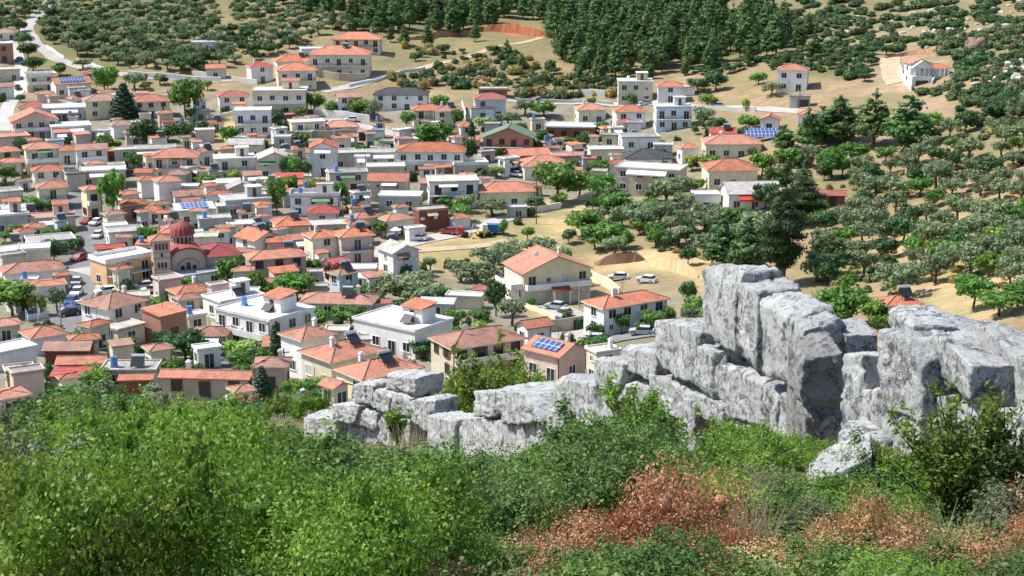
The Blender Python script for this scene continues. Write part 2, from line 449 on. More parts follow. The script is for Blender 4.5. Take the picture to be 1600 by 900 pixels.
def house(name,x0,x1,yt,yb,roof,yaw,r,rc,wc,op,label,cat=None,group=None):
    th=RD(yaw); ca,sa=abs(math.cos(th)),abs(math.sin(th))
    cx=(x0+x1)/2
    P=hit(min(max(cx+(x1-x0)*.5*math.sin(th)*-.6,x0),x1),yb)
    Y0=P.y; z0=P.z
    ov=.45 if roof not in ('flat','shed') else .22
    S=(x1-x0)*Y0/F*1.07
    W=max(2.2,(S-2*ov)/(ca+r*sa)); D=r*W
    T=W*sa+D*ca
    Yc=Y0+T/2; a=aof(cx,(yt+yb)/2); X=a*Yc
    ridge_y={'hip':0,'gabx':0,'gaby':-T*.42,'shed':T*.42,'flat':T*.42}[roof]
    H=slope(yt)*(Yc+ridge_y)-z0
    one=min(W,D)
    H0=H; H=min(max(H,2.7),12.5)
    rise={'hip':.215*one,'gabx':.20*D,'gaby':.20*W,'shed':.12*D,'flat':0}[roof]
    rise=min(rise,H-2.3) if H-rise<2.3 else rise
    rise=max(rise,.35)
    e=H-rise-(.16 if roof!='flat' else .24)
    fl=max(1,int(round(e/3.05))); fh=e/fl
    rot=th-math.atan(a)
    root=empty(name,(X,Yc,z0),rot)
    tag(root,label,cat or name.replace('_',' '),group)
    HOUSES.append(dict(x0=x0,x1=x1,yt=yt,yb=yb,label=label,Y0=Y0,Yc=Yc,X=X,W=W,D=D,root=root,z0=z0))
    near=Y0<330
    # walls
    m=MB(); m.box(-W/2,W/2,-D/2,D/2,-3.0,e)
    if roof=='gabx':
        for s in (-1,1):
            q=[(s*W/2,-D/2,e),(s*W/2,D/2,e),(s*W/2,0,e+rise)]
            m.poly(q if s>0 else q[::-1])
    elif roof=='gaby':
        for s in (-1,1):
            q=[(-W/2,s*D/2,e),(W/2,s*D/2,e),(0,s*D/2,e+rise)]
            m.poly(q if s<0 else q[::-1])
    elif roof=='shed':
        m.poly([(-W/2,D/2,e),(W/2,D/2,e),(W/2,D/2,e+rise),(-W/2,D/2,e+rise)])
        m.poly([(W/2,-D/2,e),(W/2,D/2,e),(W/2,D/2,e+rise)]); m.poly([(-W/2,-D/2,e),(-W/2,D/2,e+rise),(-W/2,D/2,e)])
    m.build('wall',WALL[wc],root)
    # roof
    vo=0
    rm=roof_mesh(roof,W,D,e,rise,ov,rc)
    ro=rm.build('roof',[ROOF[rc],WALL['c'] if rc in 'otrp' else ROOF[rc],ROOF['t'] if rc in 'orp' else ROOF[rc]],root)
    if roof=='flat':
        pm=MB(); L=W/2+ov; K=D/2+ov; hh=.22 if 'x' not in op else .75; t=.14; z=e+.24
        pm.box(-L,L,-K,-K+t,z,z+hh); pm.box(-L,L,K-t,K,z,z+hh); pm.box(-L,-L+t,-K+t,K-t,z,z+hh); pm.box(L-t,L,-K+t,K-t,z,z+hh)
        pm.build('parapet',WALL['w'] if rc in 'wy' else WALL[wc],ro)
    def rz_at(x,y):
        if roof=='hip':
            return e+rise*min(1,max(0,min((W/2-abs(x)),(D/2-abs(y)))/(one/2)))
        if roof=='gabx': return e+rise*(1-abs(y)/(D/2))
        if roof=='gaby': return e+rise*(1-abs(x)/(W/2))
        if roof=='shed': return e+rise*(y+D/2)/D
        return e+.24
    if 'c' in op:
        x=W*rnd.choice([-.22,.2,.28]); y=D*rnd.uniform(-.1,.2); z=rz_at(x,y)
        m=MB(); m.box(-.28,.28,-.28,.28,-.4,1.25); m.box(-.36,.36,-.36,.36,1.25,1.36); m.box(-.2,.2,-.2,.2,1.36,1.55)
        m.build('chimney',WALL['w'],ro,(x,y,z))
    if 'h' in op:
        x=W*rnd.uniform(.05,.22); y=-D*rnd.uniform(.1,.2); heater(root,x,y,rz_at(x,y)+.12,0)
    if 'k' in op:
        m=MB(); m.cyl((0,0),.5,.3,1.5,12); m.cyl((0,0),.2,1.5,1.6,8); m.box(-.45,.45,-.45,.45,0,.3)
        m.build('water_barrel',simple('blue_barrel',(.12,.25,.5),.5,.1) if 'blue_barrel' not in bpy.data.materials else bpy.data.materials['blue_barrel'],root,(-W*.3,-D*.1,rz_at(-W*.3,-D*.1)+.02))
    if 'p' in op:
        # solar panels lying on the front slope
        if roof=='hip' or roof=='gabx' : zz,tilt,dep=rz_at(0,-D*.27)+.32,math.atan2(rise,D/2),D*.36
        elif roof=='shed': zz,tilt,dep=rz_at(0,0)+.3,math.atan2(rise,D),D*.8
        else: zz,tilt,dep=e+1.1,RD(20),min(D*.6,5)
        wv=W*.72
        m=MB(); m.box(-wv/2,wv/2,-dep/2,dep/2,-.04,.04)
        o=m.build('solar_panel',PANEL,root,(0,-D*.27 if roof in('hip','gabx') else 0,zz)); o.rotation_euler=(tilt,0,0)
        if roof=='flat':
            t=MB()
            for xx in (-wv*.4,0,wv*.4): t.box(xx-.05,xx+.05,-.05,.05,-.9,-.04)
            t.build('bracket',IRON,o)
    if 'q' in op or 't' in op:
        x=W*.2; y=D*.1; m=MB(); m.box(-W*.16,W*.16,-D*.18,D*.18,0,2.3); o=m.build('stair_house',WALL[wc],root,(x,y,e+.24))
        m=MB(); L,K=W*.18,D*.21
        if 't' in op: m.hexa([(-L,-K,2.3),(L,-K,2.3),(L,K,2.9),(-L,K,2.9),(-L,-K,2.45),(L,-K,2.45),(L,K,3.05),(-L,K,3.05)])
        else: m.box(-L,L,-K,K,2.3,2.45)
        m.build('stair_roof',ROOF['o' if 't' in op else rc],o)
        m=MB(); m.box(-.45,.45,-.05,.02,0,2.0); m.build('door',FRAMEB,o,(0,-D*.18,0))
    if 'D' in op:
        m=MB(); m.tube([(0,0,0),(0,0,.9)],[.04,.04]); 
        rings=[]; 
        for i in range(4):
            rr=.55*i/3; zz=.12*(i/3)**2
            rings.append([(rr*math.cos(2*math.pi*j/14),-zz*-1-.15,.9+rr*math.sin(2*math.pi*j/14)) for j in range(14)])
        for i in range(3):
            for j in range(14): m.poly([rings[i][j],rings[i][(j+1)%14],rings[i+1][(j+1)%14],rings[i+1][j]])
        m.build('satellite_dish',FRAMEW,root,(-W*.2,-D*.1,rz_at(-W*.2,-D*.1)+.1),RD(-25))
    # fittings of a lived-in house
    if Y0<430 and 'n' not in op and H>4:
        if rnd.random()<.6:
            m=MB(); m.tube([(W/2-.15,-D/2-.07,-.5),(W/2-.15,-D/2-.07,e-.1)],[.06,.06],6); m.build('downpipe',FRAMEB if wc in 'wcyp' else STEEL,root)
        for _ in range(rnd.choice((0,1,1,2))):
            m=MB(); m.box(-.42,.42,-.38,-.02,0,.6); m.build('air_conditioner',FRAMEW,root,(rnd.uniform(-.42,.42)*W,-D/2,(fl-1)*fh+rnd.uniform(.3,.6)))
        if rnd.random()<.5:
            x,y=W*rnd.uniform(-.3,.3),D*rnd.uniform(-.1,.3); z=rz_at(x,y)
            m=MB(); m.tube([(0,0,-.2),(0,0,2.3)],[.04,.03],5); m.box(-.6,.6,-.02,.02,2.0,2.04)
            for q in (-.5,-.25,0,.25,.5): m.box(q-.015,q+.015,-.35,.35,2.04,2.07)
            m.build('antenna',IRON,ro,(x,y,z))
        if fl>1 and 'a' not in op and 'A' not in op and rnd.random()<.3:
            aw=rnd.uniform(.3,.6)*W; z=e-.25; x=rnd.uniform(-.2,.2)*W
            m=MB(); m.hexa([(x-aw/2,-D/2-1.4,z-.7),(x+aw/2,-D/2-1.4,z-.7),(x+aw/2,-D/2,z),(x-aw/2,-D/2,z),(x-aw/2,-D/2-1.4,z-.64),(x+aw/2,-D/2-1.4,z-.64),(x+aw/2,-D/2,z+.06),(x-aw/2,-D/2,z+.06)])
            m.build('awning',rnd.choice(AWNS),root)
    # balconies
    front=[];
    for f in range(fl):
        zf=f*fh
        if f>0 and ('b' in op or 'r' in op or 'v' in op):
            bw=W*.96; bd=1.25
            m=MB(); m.box(-bw/2,bw/2,-D/2-bd,-D/2+.01,zf-.18,zf); o=m.build('balcony',PARA,root)
            m=MB(); yo=-D/2-bd
            if 'b' in op:
                m.box(-bw/2,bw/2,yo-.03,yo+.09,zf-.2,zf+.88); m.box(-bw/2-.03,-bw/2+.09,yo+.09,-D/2-.01,zf-.2,zf+.88); m.box(bw/2-.09,bw/2+.03,yo+.09,-D/2-.01,zf-.2,zf+.88)
                m.build('railing',PARA,o)
            else:
                for zz in (.15,.5,.9): m.box(-bw/2,bw/2,yo,yo+.05,zf+zz-.03,zf+zz+.03)
                n=int(bw/.35)
                for i in range(n+1):
                    x=-bw/2+bw*i/n; m.box(x-.015,x+.015,yo+.01,yo+.04,zf,zf+.9)
                for s in (-1,1):
                    x=s*(bw/2-.025)
                    for zz in (.15,.5,.9): m.box(x-.025,x+.025,yo+.05,-D/2,zf+zz-.03,zf+zz+.03)
                m.build('railing',RAIL,o)
            if 'v' in op and f==fl-1:
                m=MB()
                for s in (-1,-.33,.33,1): m.box(s*(bw/2-.12)-.1,s*(bw/2-.12)+.1,yo,yo+.2,zf,e-.02)
                m.build('column',WALL['w'],root)
        if f==fl-1 and ('a' in op or 'A' in op):
            m=MB(); z=zf+fh*.92; aw=W*.62
            m.hexa([(-aw/2,-D/2-1.9,z-.75),(aw/2,-D/2-1.9,z-.75),(aw/2,-D/2,z),(-aw/2,-D/2,z),(-aw/2,-D/2-1.9,z-.68),(aw/2,-D/2-1.9,z-.68),(aw/2,-D/2,z+.07),(-aw/2,-D/2,z+.07)])
            m.box(-aw/2,aw/2,-D/2-1.94,-D/2-1.905,z-1.0,z-.68)
            m.build('awning',AWNR if 'A' in op else AWN,root)
    if 'v' in op and roof!='flat':
        m=MB(); m.box(-W/2-ov,W/2+ov,-D/2-1.5,-D/2-ov-.002,e-.12,e+.04); m.build('porch_roof',ROOF[rc],root)
    if 'g' in op:
        m=MB(); m.box(-1.5,1.5,-.04,.02,0,2.25); 
        m.build('garage_door',SHUTB if wc in 'nk' else RAIL,root,(W*.2,-D/2,0.05))
    # windows and doors
    fr='b' if ('B' in op or wc in 'kns') else 'w'; sh='B' if 'B' in op else ('s' if 's' in op else '')
    if 'n' not in op:
        step=rnd.uniform(2.7,3.3) if near else rnd.uniform(2.9,3.6)
        for side,L in ((0,W),)+(((-1,D),) if yaw>-12 else ())+(((1,D),) if yaw<12 else ()):
            n=max(1,int((L-.9)/step))
            for f in range(fl):
                zf=f*fh
                for i in range(n):
                    u=(i+.5)/n*L-L/2+rnd.uniform(-.15,.15)
                    if side and rnd.random()<.3: continue
                    door=(side==0 and ((f>0 and ('b' in op or 'r' in op or 'v' in op) and i%2==0) or (f==0 and i==n//2)))
                    if 'g' in op and f==0 and side==0 and abs(u-W*.2)<2.3: continue
                    w,h=(1.45,2.2) if door else ((1.4,1.45) if rnd.random()<.8 else (.75,.8))
                    h=min(h,fh-.55)
                    zz=zf+.04 if door else zf+min(.95,fh-h-.35)
                    if side==0: put_window(root,'door' if door else 'win',w,h,u,-D/2,zz,0,fr,sh if rnd.random()<.75 else '',near)
                    elif side<0: put_window(root,'win',w,h,-W/2,-u,zz,-math.pi/2,fr,sh if rnd.random()<.75 else '',near)
                    else: put_window(root,'win',w,h,W/2,u,zz,math.pi/2,fr,sh if rnd.random()<.75 else '',near)
    return root
AWNS=[simple('awning_green',(.10,.22,.13),.8,.06),simple('awning_tan',(.55,.42,.26),.8,.06),simple('awning_cream',(.68,.63,.52),.8,.06),simple('awning_brown',(.28,.15,.10),.8,.06)]
HOUSES=[]
TABLE='''
house;39,87,113,143;flat;8;.7;wc;bx;cream flat-roofed house with white balcony band at top of the street
house;80,142,120,152;gabx;12;.7;ow;p;white house with long blue solar panels under the hillside road
house;130,168,110,124;hip;0;.8;rw;;small low house with crimson roof below the white road wall
house;30,78,158,184;hip;0;.7;rw;;white low house with bright crimson hip roof near the left street
house;70,132,161,191;flat;0;.7;wg;av;grey flat-roofed house with white awning beside the dark conifer
house;131,190,146,186;hip;5;.7;ty;;long cream house with worn tile roof left of the dark conifer
house;205,265,147,184;hip;5;.7;oc;;long cream house with orange roof right of the dark conifer
house;16,90,174,219;gaby;6;.8;op;b;pink gable-fronted house with steep orange roof near left edge
apartment_block;-20,45,206,236;flat;10;.7;pp;sb;pink flat-roofed block cut by the left edge
house;79,141,189,222;flat;5;.8;wl;an;pale blue and white flat-roofed building with blank walls
house;170,211,187,217;hip;15;.8;tw;n;small white house with brown tile roof beside round trees
house;38,92,221,272;hip;5;.75;oc;b;cream two-storey house with little orange attic roof
house;-15,32,227,264;hip;10;.8;os;;tan house with orange roof at left edge under pink block
house;88,122,226,256;hip;0;.9;ow;c;small white pyramid-roofed house between two cream houses
house;118,168,224,266;gabx;3;.7;tw;b;white house with dark red front slope and balcony wall
shed;164,184,231,256;hip;10;.9;on;;tiny brown lean-to beside the house with dark red slope
house;128,195,258,294;flat;0;.6;yb;a;long beige flat-roofed house with curved white roof edge
house;50,100,256,296;hip;5;.8;ow;;white house with terracotta roof behind the balcony house
house;57,107,281,328;hip;5;.9;oc;r;cream house with orange pyramid roof and iron balcony on the left street
house;126,161,288,342;hip;20;1;oy;bB;narrow yellow tower-like house with orange pyramid roof by the street
house;100,134,264,300;flat;10;1;db;n;beige box house with dark flat roof
house;200,273,225,252;flat;0;.6;cg;a;grey flat-roofed house with broad white awning above the gable house
house;238,313,230,280;hip;-6;.7;oc;v;broad orange-roofed house with deep dark veranda
house;213,249,273,310;hip;15;.9;ow;n;white house with pyramid roof, the left of two joined twins
house;239,285,273,322;hip;15;.9;ow;n;white house with pyramid roof, the right of two joined twins
house;268,319,296,328;gabx;8;.7;tw;;white house with brown front slope above the solar terrace
house;186,233,309,342;hip;8;.8;ok;;brick house with orange roof beside the tall poplar
house;214,259,320,350;hip;20;.9;ow;;white house with sharp orange pyramid roof below the brick house
house;272,336,316,354;shed;8;.6;wc;pr;cream house with a whole roof of blue solar panels above the church
house;-10,36,292,333;flat;12;.7;cw;n;whitewashed flat-roofed building with plain walls at left edge
apartment_block;-15,43,326,368;flat;5;.7;wg;bt;white banded block with small orange roof hut at left edge
house;46,117,330,364;flat;3;.6;pp;at;pink house with white awnings and small orange roof hut
house;22,56,355,384;hip;12;.9;ow;;small white house with orange pyramid roof left of grey flats
house;41,117,364,398;flat;8;.7;cw;;white house with broad grey concrete roof by the shaded street
apartment_block;-5,73,379,418;flat;15;.7;wb;s;beige building with wide white roof slab above the long white house
house;1,101,407,450;hip;8;.55;tw;;long white house with wide brown tile roof and dark windows
house;40,104,438,464;hip;6;.7;ow;n;low orange roof in front of the long white house
house;166,226,352,389;flat;8;.7;cw;;low white house with grey concrete roof opposite the tarred street corner
shed;147,196,384,404;gabx;8;.6;rb;n;low red-roofed shed behind the ochre corner building
house;142,239,390,448;flat;30;.6;wo;rx;ochre corner building with white parapet beside the bell tower
shed;262,352,411,450;flat;25;.8;mw;;white hall with large pale sheet roof below the church
house;261,331,443,482;hip;25;.7;oc;c;cream house with red-brown roof and chimney below the pale hall
house;126,233,455,531;hip;38;.9;tw;c;tall white house with big brown-red hip roof beside the parked cars
house;222,293,473,537;shed;38;.9;ok;;unfinished brick house with small orange roof on top
house;160,227,497,541;flat;35;.8;cc;;low cream flat-roofed house against the tall white house
house;-20,34,496,538;hip;10;.8;pb;;beige house with faded roof at left edge near the flagpoles
house;32,106,508,556;hip;20;.9;ol;;pale blue house with broad orange hip roof by the flagpoles
house;-30,57,530,582;flat;25;.7;ww;n;bright white flat-roofed house at left edge
shed;68,150,532,570;gabx;-15;.6;tn;n;dark maroon shed with brown roof in the lower left yards
house;88,171,556,592;gabx;-12;.5;on;n;long low orange roof above the crimson roof at lower left
shed;79,146,573,614;shed;-14;.6;rs;n;crimson-roofed shed half hidden by olive trees
house;158,253,560,612;flat;-12;.6;cb;hk;beige house with stained concrete roof and water tank
shed;185,242,601,620;shed;-10;.3;on;n;narrow orange lean-to roof in front of the beige concrete house
house;-30,49,615,652;hip;20;.8;op;;orange roof corner at left edge above the scrub
house;250,398,578,627;gabx;-16;.22;os;cr;very long low orange roof stretching over a tan building
pavilion;357,398,600,642;hip;20;1;oc;;small cream pavilion with pointed orange roof among the scrub
apartment_block;337,493,462,558;flat;-47;.8;ww;btqkh;large white apartment block with balcony bands and small orange roof hut
apartment_block;317,413,449,502;flat;30;.7;ww;hqb;bright white stepped building behind the apartment block
house;436,527,508,592;hip;36;.9;tw;c;white two-storey house with brown-red hip roof beside tall cypress
house;467,603,530,608;hip;36;.8;oc;chs;large cream house with bright orange hip roof and solar heater
house;521,663,558,626;hip;34;.7;oy;ch;low yellow house with long orange roof behind ruined wall
house;394,457,556,614;hip;-8;.9;ts;c;grey-brown low house with worn orange roof and white chimney
chapel;498,549,598,642;gaby;38;1.1;oc;;small cream gable-ended hut with orange roof beside the ruined wall
house;468,592,456,502;hip;-12;.45;tg;hc;long grey house with worn brown roof and black solar heater
shed;578,613,470,492;hip;10;.8;rw;n;tiny hut with red hip roof beside the long brown roof
villa;551,709,478,562;flat;-42;.7;ww;bth;modern white villa with stacked balconies and small red roof hut
house;669,823,511,594;hip;28;.6;tb;bBD;large beige house with broad brown roof behind the wispy tree
house;804,865,498,544;gabx;30;.8;ow;;small white house with worn orange roof by the stone yard
house;815,919,530,602;gabx;-40;.9;op;bpc;pink house with white balconies and solar panels over its roof
house;914,970,535,602;flat;30;.8;yc;c;cream house with flat terrace roof just behind the ruined wall
house;909,1045,456,526;hip;36;.45;ow;cD;white house with long orange roof and satellite dish by a pale drive
shed;734,770,445,470;hip;-10;.7;ro;n;little red-roofed shed among olives left of the yellow villa
shed;696,757,455,484;flat;-12;.5;yc;n;yellowish flat-roofed shed under the olives
shed;654,713,464,497;shed;-10;.5;mg;;grey tin-roofed shed with dark open front
house;318,376,278,307;flat;3;.7;wb;;beige house with white flat roof above the striped gable hut
shed;353,399,285,318;gaby;8;.8;cb;n;grey gable hut with pale striped roof
house;344,423,300,342;flat;12;.7;wg;q;pale grey house with bright white slab roof beside green poplar
shed;338,373,315,344;flat;5;.8;yb;n;plain beige box below the white slab roof
house;309,361,333,372;flat;5;.7;cg;k;grey flat-roofed house with blue water barrel
shed;354,401,342,374;flat;5;.8;yy;;yellow-grey flat shed with awnings beside blue barrel house
house;454,532,297,338;flat;-5;.5;cw;xqk;stepped grey terrace building with white edges and blue tank
house;480,532,320,352;hip;-5;.8;rp;;pink house with red roof tucked below the stepped terraces
house;424,484,336,382;hip;10;.9;oc;vh;cream house with orange pyramid roof and shaded loggia
house;482,569,342,368;flat;5;.5;cg;c;bare concrete flat roof between two orange pyramid roofs
house;540,593,330,370;hip;30;.8;oc;h;orange-roofed house with dark solar tank beside concrete roof
house;587,648,332,371;hip;30;.7;oc;b;cream house with orange roof above the bending road
house;473,534,357,412;hip;20;.9;oc;sc;cream house with low orange roof, closed shutters, joined to balcony house
house;521,586,355,414;hip;15;.8;op;rh;pink house with large orange roof and long iron balcony
house;367,442,364,410;gaby;35;1;ow;h;white gable-ended house with orange roof behind the plaster house
house;382,480,388,443;hip;12;.5;os;;long house of bare brown plaster with orange hip roof
house;502,548,402,443;gabx;35;.8;rw;;white house with red roof behind the purple plum tree
shed;564,609,422,456;shed;25;.8;ow;;small white shed with orange slope beside the olives
house;589,657,384,434;gaby;30;1;cw;;white gable house with grey sheet roof near the dry field
shed;632,665,350,378;flat;25;.6;ww;n;white box-like shed beside the road
garage;645,701,319,362;flat;20;.6;cn;g;maroon garage with pale flat roof beside the road
kiosk;696,737,332,360;hip;28;.8;ow;n;small white hut with orange hip roof at the roadside
house;742,837,283,326;hip;8;.6;oy;;low yellow house with wide salmon-orange roof above the road
house;667,747,272,324;flat;5;.7;yw;rB;white two-storey house with brown shutters and cream roof slab
house;621,728,221,273;hip;-3;.5;ow;rb;long white two-storey house under one bright orange roof
shed;663,706,256,280;shed;-3;.4;on;;lean-to with orange slope in front of the long white house
house;704,762,249,276;flat;10;.7;yb;x;beige flat-roofed house with blank front right of orange lean-to
house;755,837,199,244;gaby;-5;.7;gk;r;brick house with wide green gable roof and white balconies
house;789,860,231,260;gabx;15;.6;on;;brown house with orange slope below the green-roofed house
house;807,892,241,282;hip;12;.8;oc;;cream house with orange hip roof beside the dense green trees
house;854,932,190,218;flat;-5;.6;wn;r;maroon-shuttered house with thick white roof slab
house;897,947,160,194;hip;10;.9;oc;c;cream house with tall orange pyramid roof below the upper road
house;643,693,162,198;hip;5;.7;oc;v;house with paired orange roofs, the left half
house;676,724,163,198;hip;5;.8;oc;hc;house with paired orange roofs, the right half with solar tank
kiosk;715,743,191,228;hip;10;.9;ow;;tiny white house with orange roof beside dark garden trees
house;739,791,144,186;hip;5;.8;rl;s;pale blue-white house with red hip roof under the brown shed
shed;735,772,165,188;shed;5;.4;rl;;blue-white annex with red slope below the red hip roof
shed;749,792,134,154;flat;0;.7;cn;g;brown brick shed with grey flat roof on the upper slope
house;585,670,136,172;hip;-5;.5;dw;;wide white house with slate-grey roofs on the upper road
house;525,567,144,180;gabx;5;.7;tw;;small white house with brown roof half hidden by garden trees
house;397,480,134,180;flat;-5;.6;yc;bt;cream three-level house with orange-topped roof hut
house;340,390,141,176;hip;5;.7;rw;;white house with dull red roof beside the cream three-level house
house;385,427,96,130;hip;15;.8;rw;c;white cube house with red roof on the bare slope
villa;485,580,70,120;hip;-6;.6;oc;rh;grand villa with broad orange roof and pillared terrace, largest on the upper slope
villa;521,597,49,86;hip;-6;.6;oc;vc;uppermost orange-roofed villa at the pine edge
house;427,490,84,114;hip;10;.7;oc;h;orange-roofed house left of the grand villa
house;431,494,97,142;hip;5;.8;oc;rc;house with chimneyed orange pyramid roof below the grand villa
house;469,507,72,94;flat;5;.8;ww;;small white house behind the grand villa roof
house;368,424,166,212;flat;-3;.7;ww;r;white flat-roofed two-storey house above the dry grass slope
house;430,461,175,198;flat;15;.8;tn;;small maroon house with flat brown roof beside round tree
house;451,507,184,218;flat;10;.7;yy;v;low ochre house with overgrown flat roof on the hillside lane
house;502,560,187,214;hip;5;.7;pb;;low beige house with faded pink roof on the hillside lane
house;356,415,216,250;gabx;-10;.6;cb;;beige house with shallow grey roof beside the dry slope
house;335,398,239,282;flat;3;.7;wc;rq;cream two-storey house with white flat roof and dark ground floor
house;396,460,237,280;gaby;3;.8;yc;;cream house with pediment gable and five dark windows
house;483,530,222,276;gaby;-5;1;ow;a;tall narrow white house with orange gable front
house;517,570,232,266;flat;5;.7;cb;;beige house with grey flat roof right of the orange gable
house;572,624,231,260;flat;3;.7;cw;ra;white house with grey roof and long dark balcony
house;512,574,261,302;flat;5;.7;cb;kg;grey-beige block with blue tank and garage door
house;573,632,253,286;flat;3;.6;yb;n;plain beige hall beside the orange corner house
house;575,642,270,316;gabx;-8;.7;ob;;beige corner house with orange slope running down to the right
shed;592,660,297,330;flat;-8;.6;wg;;grey shed with bright white slab roof above the garage
shed;426,474,270,297;shed;-3;.6;rg;;open shed with dull red sheet roof among trees
house;965,1019,121,162;flat;3;.8;wb;qD;beige two-storey house with white slab roof below the pines
house;1026,1067,126,160;hip;3;.8;ow;;white two-storey house with orange roof right of the slab-roofed one
shed;1063,1086,132,150;flat;5;.8;ww;n;little white box behind the white orange-roofed house
house;956,1010,163,206;hip;10;.8;ow;b;white house with orange roof and two rows of balconies
house;1021,1080,160,204;flat;8;.7;wl;rq;modern white house with dark glass front and roof terrace
house;966,1030,206,236;flat;10;.7;cw;;low white house with weathered flat roof below the balcony house
house;973,1052,232,266;hip;5;.7;dw;;white house with large slate-dark hip roof
house;963,1072,252,306;flat;-14;.5;yb;a;beige house with long wall and white awning below the slate roof
house;1056,1093,223,256;hip;20;.9;ow;;slim white house with small orange roof beside palm
house;1107,1150,199,224;gabx;5;.8;rw;h;house with flat red roof and solar tank above the twin orange roofs
house;1096,1190,209,250;hip;8;.6;oc;D;broad house with layered orange roofs above the dark garden
house;1095,1184,247,296;hip;12;.8;oc;r;cream house with large orange pyramid roof above red awning
house;1125,1220,283,332;gabx;12;.8;cw;bA;white house with grey roof and bright red awning
house;1209,1267,231,260;hip;-10;.9;rc;;house with scarlet roof among the pines
house;1187,1220,180,206;gaby;-5;1;ow;;gabled orange dormer-like house above the blue solar field
house;1277,1322,297,324;gabx;5;.6;rn;;dark red cabin deep in the olive trees
house;1213,1264,99,144;hip;-5;.8;ow;;lone white house with orange pyramid roof on the open slope
garage;1234,1266,146,168;flat;-5;.6;cg;g;concrete garage with dark door beside the upper road
house;1366,1440,460,512;hip;25;.8;oc;h;orange roof and solar heater just behind the right end of ruined wall
house;1246,1280,170,194;hip;0;.9;ow;;orange roof peeping out of dark trees right of the solar field
house;860,917,236,266;flat;8;.7;pp;;pink flat-roofed house below the clipped hedge
house;918,974,226,258;flat;8;.7;yy;;yellowish flat-roofed house with white arches beside pink flat house
house;948,980,248,272;hip;8;.8;ow;n;low orange roof left of the slate roof
shed;1080,1124,296,332;flat;10;.8;ww;;small white terrace building left of the red awning
kiosk;792,824,318,340;flat;8;.8;mg;;green-grey metal kiosk with white roof at the dry field
house;-10,26,44,64;hip;5;.8;tc;;farthest house up the left street, with brown roof
house;-10,20,64,98;flat;5;.8;wk;;brick-walled flat-roofed house by the upper left street
house;-12,30,104,128;flat;5;.7;yb;;beige flat house at left edge opposite the white-banded one
house;-14,22,129,156;gabx;5;.7;tw;;white house with brown roof at left edge above the crimson roof
shed;300,346,62,80;flat;-5;.6;mw;;white farm shed among hillside olives
shed;322,354,100,124;gabx;-5;.8;ob;;low orange-roofed shed below the hillside olives
shed;252,272,187,208;gabx;5;.8;rw;;tiny white shed with red roof beside round clipped trees
shed;299,328,170,186;flat;5;.8;cg;;grey metal shed on the dry slope beside big tree
shed;196,222,188,204;flat;5;.8;yc;n;low cream wall-like annex between conifer and round trees
house;20,60,185,206;flat;8;.7;yc;n;low cream terrace hidden behind the pink gable house
house;-10,40,395,418;flat;10;.5;wo;a;low ochre shop front in the shade at left edge
house;540,580,300,326;gabx;5;.7;tb;;small brown-roofed house beside the poplars above concrete roof
house;612,640,318,340;hip;20;.8;ow;n;low orange roof left of the maroon garage
house;452,486,272,290;flat;5;.7;cw;n;low white flat house behind the red sheet shed
house;706,745,300,326;flat;10;.6;wp;n;low pink wall house between white two-storey house and yellow house
'''
KINDNAME={'house':'house','shed':'shed','apartment_block':'apartment block','villa':'villa','chapel':'hut','garage':'garage','kiosk':'hut','pavilion':'pavilion'}
for ln in TABLE.strip().splitlines():
    nm,bb,rf,yw,r,cc,op,lab=ln.split(';')
    x0,x1,yt,yb=[float(t) for t in bb.split(',')]
    house({'chapel':'garden_hut','kiosk':'roadside_hut'}.get(nm,nm),x0,x1,yt,yb,rf,float(yw),float(r),cc[0],cc[1],op,lab,KINDNAME[nm])
# ------------------------------------------------------------------ church, villas
def arch_prism(m,w,h0,y0,y1,mi=0,k=12,x=0,z=0):
    """wall block whose front and back end in a half-round gable"""
    pf=[(x-w/2,z),(x+w/2,z),(x+w/2,z+h0)]+[(x+w/2*math.cos(math.pi*i/k),z+h0+w/2*.62*math.sin(math.pi*i/k)) for i in range(1,k)]+[(x-w/2,z+h0)]
    m.poly([(a,y0,b) for a,b in pf],mi); m.poly([(a,y1,b) for a,b in reversed(pf)],mi)
    for i in range(len(pf)):
        a,b=pf[i],pf[(i+1)%len(pf)]
        m.poly([(a[0],y0,a[1]),(a[0],y1,a[1]),(b[0],y1,b[1]),(b[0],y0,b[1])],mi)
def arch_band(m,w,h0,y0,y1,th,mi=0,k=14,x=0,z=0):
    """half-round roof strip laid over an arched gable"""
    for i in range(k):
        a0,a1=math.pi*i/k,math.pi*(i+1)/k
        def q(a,r): return (x+(w/2+r)*math.cos(a), z+h0+(w/2*.62+r)*math.sin(a))
        p=[q(a0,.02),q(a0,th),q(a1,th),q(a1,.02)]
        m.hexa([(p[0][0],y0,p[0][1]),(p[1][0],y0,p[1][1]),(p[1][0],y1,p[1][1]),(p[0][0],y1,p[0][1]),(p[3][0],y0,p[3][1]),(p[2][0],y0,p[2][1]),(p[2][0],y1,p[2][1]),(p[3][0],y1,p[3][1])],mi)
def arch_win(root,name,w,h,x,y,z,rz=0,mat=None):
    m=MB(); arch_prism(m,w,h,-.05,.02); o=m.build(name,mat or GLASS,root,(x,y,z),rz); 
    return o
DOME=simple('dome_red',(.27,.055,.05),.65,.25); CSTONE=wallmat('church_stone',(.52,.42,.34)); CBRICK=WALL['k']
P=hit(287,440); Y0=P.y
ch=empty('church',(P.x,P.y+3,P.z),RD(9)-math.atan(P.x/P.y))
tag(ch,'stone church with red ribbed dome and square bell tower','church')
HOUSES.append(dict(x0=233,x1=372,yt=347,yb=445,label='stone church with red ribbed dome',Y0=P.y,Yc=P.y+6,X=P.x+2,W=16,D=13,root=ch,z0=P.z))
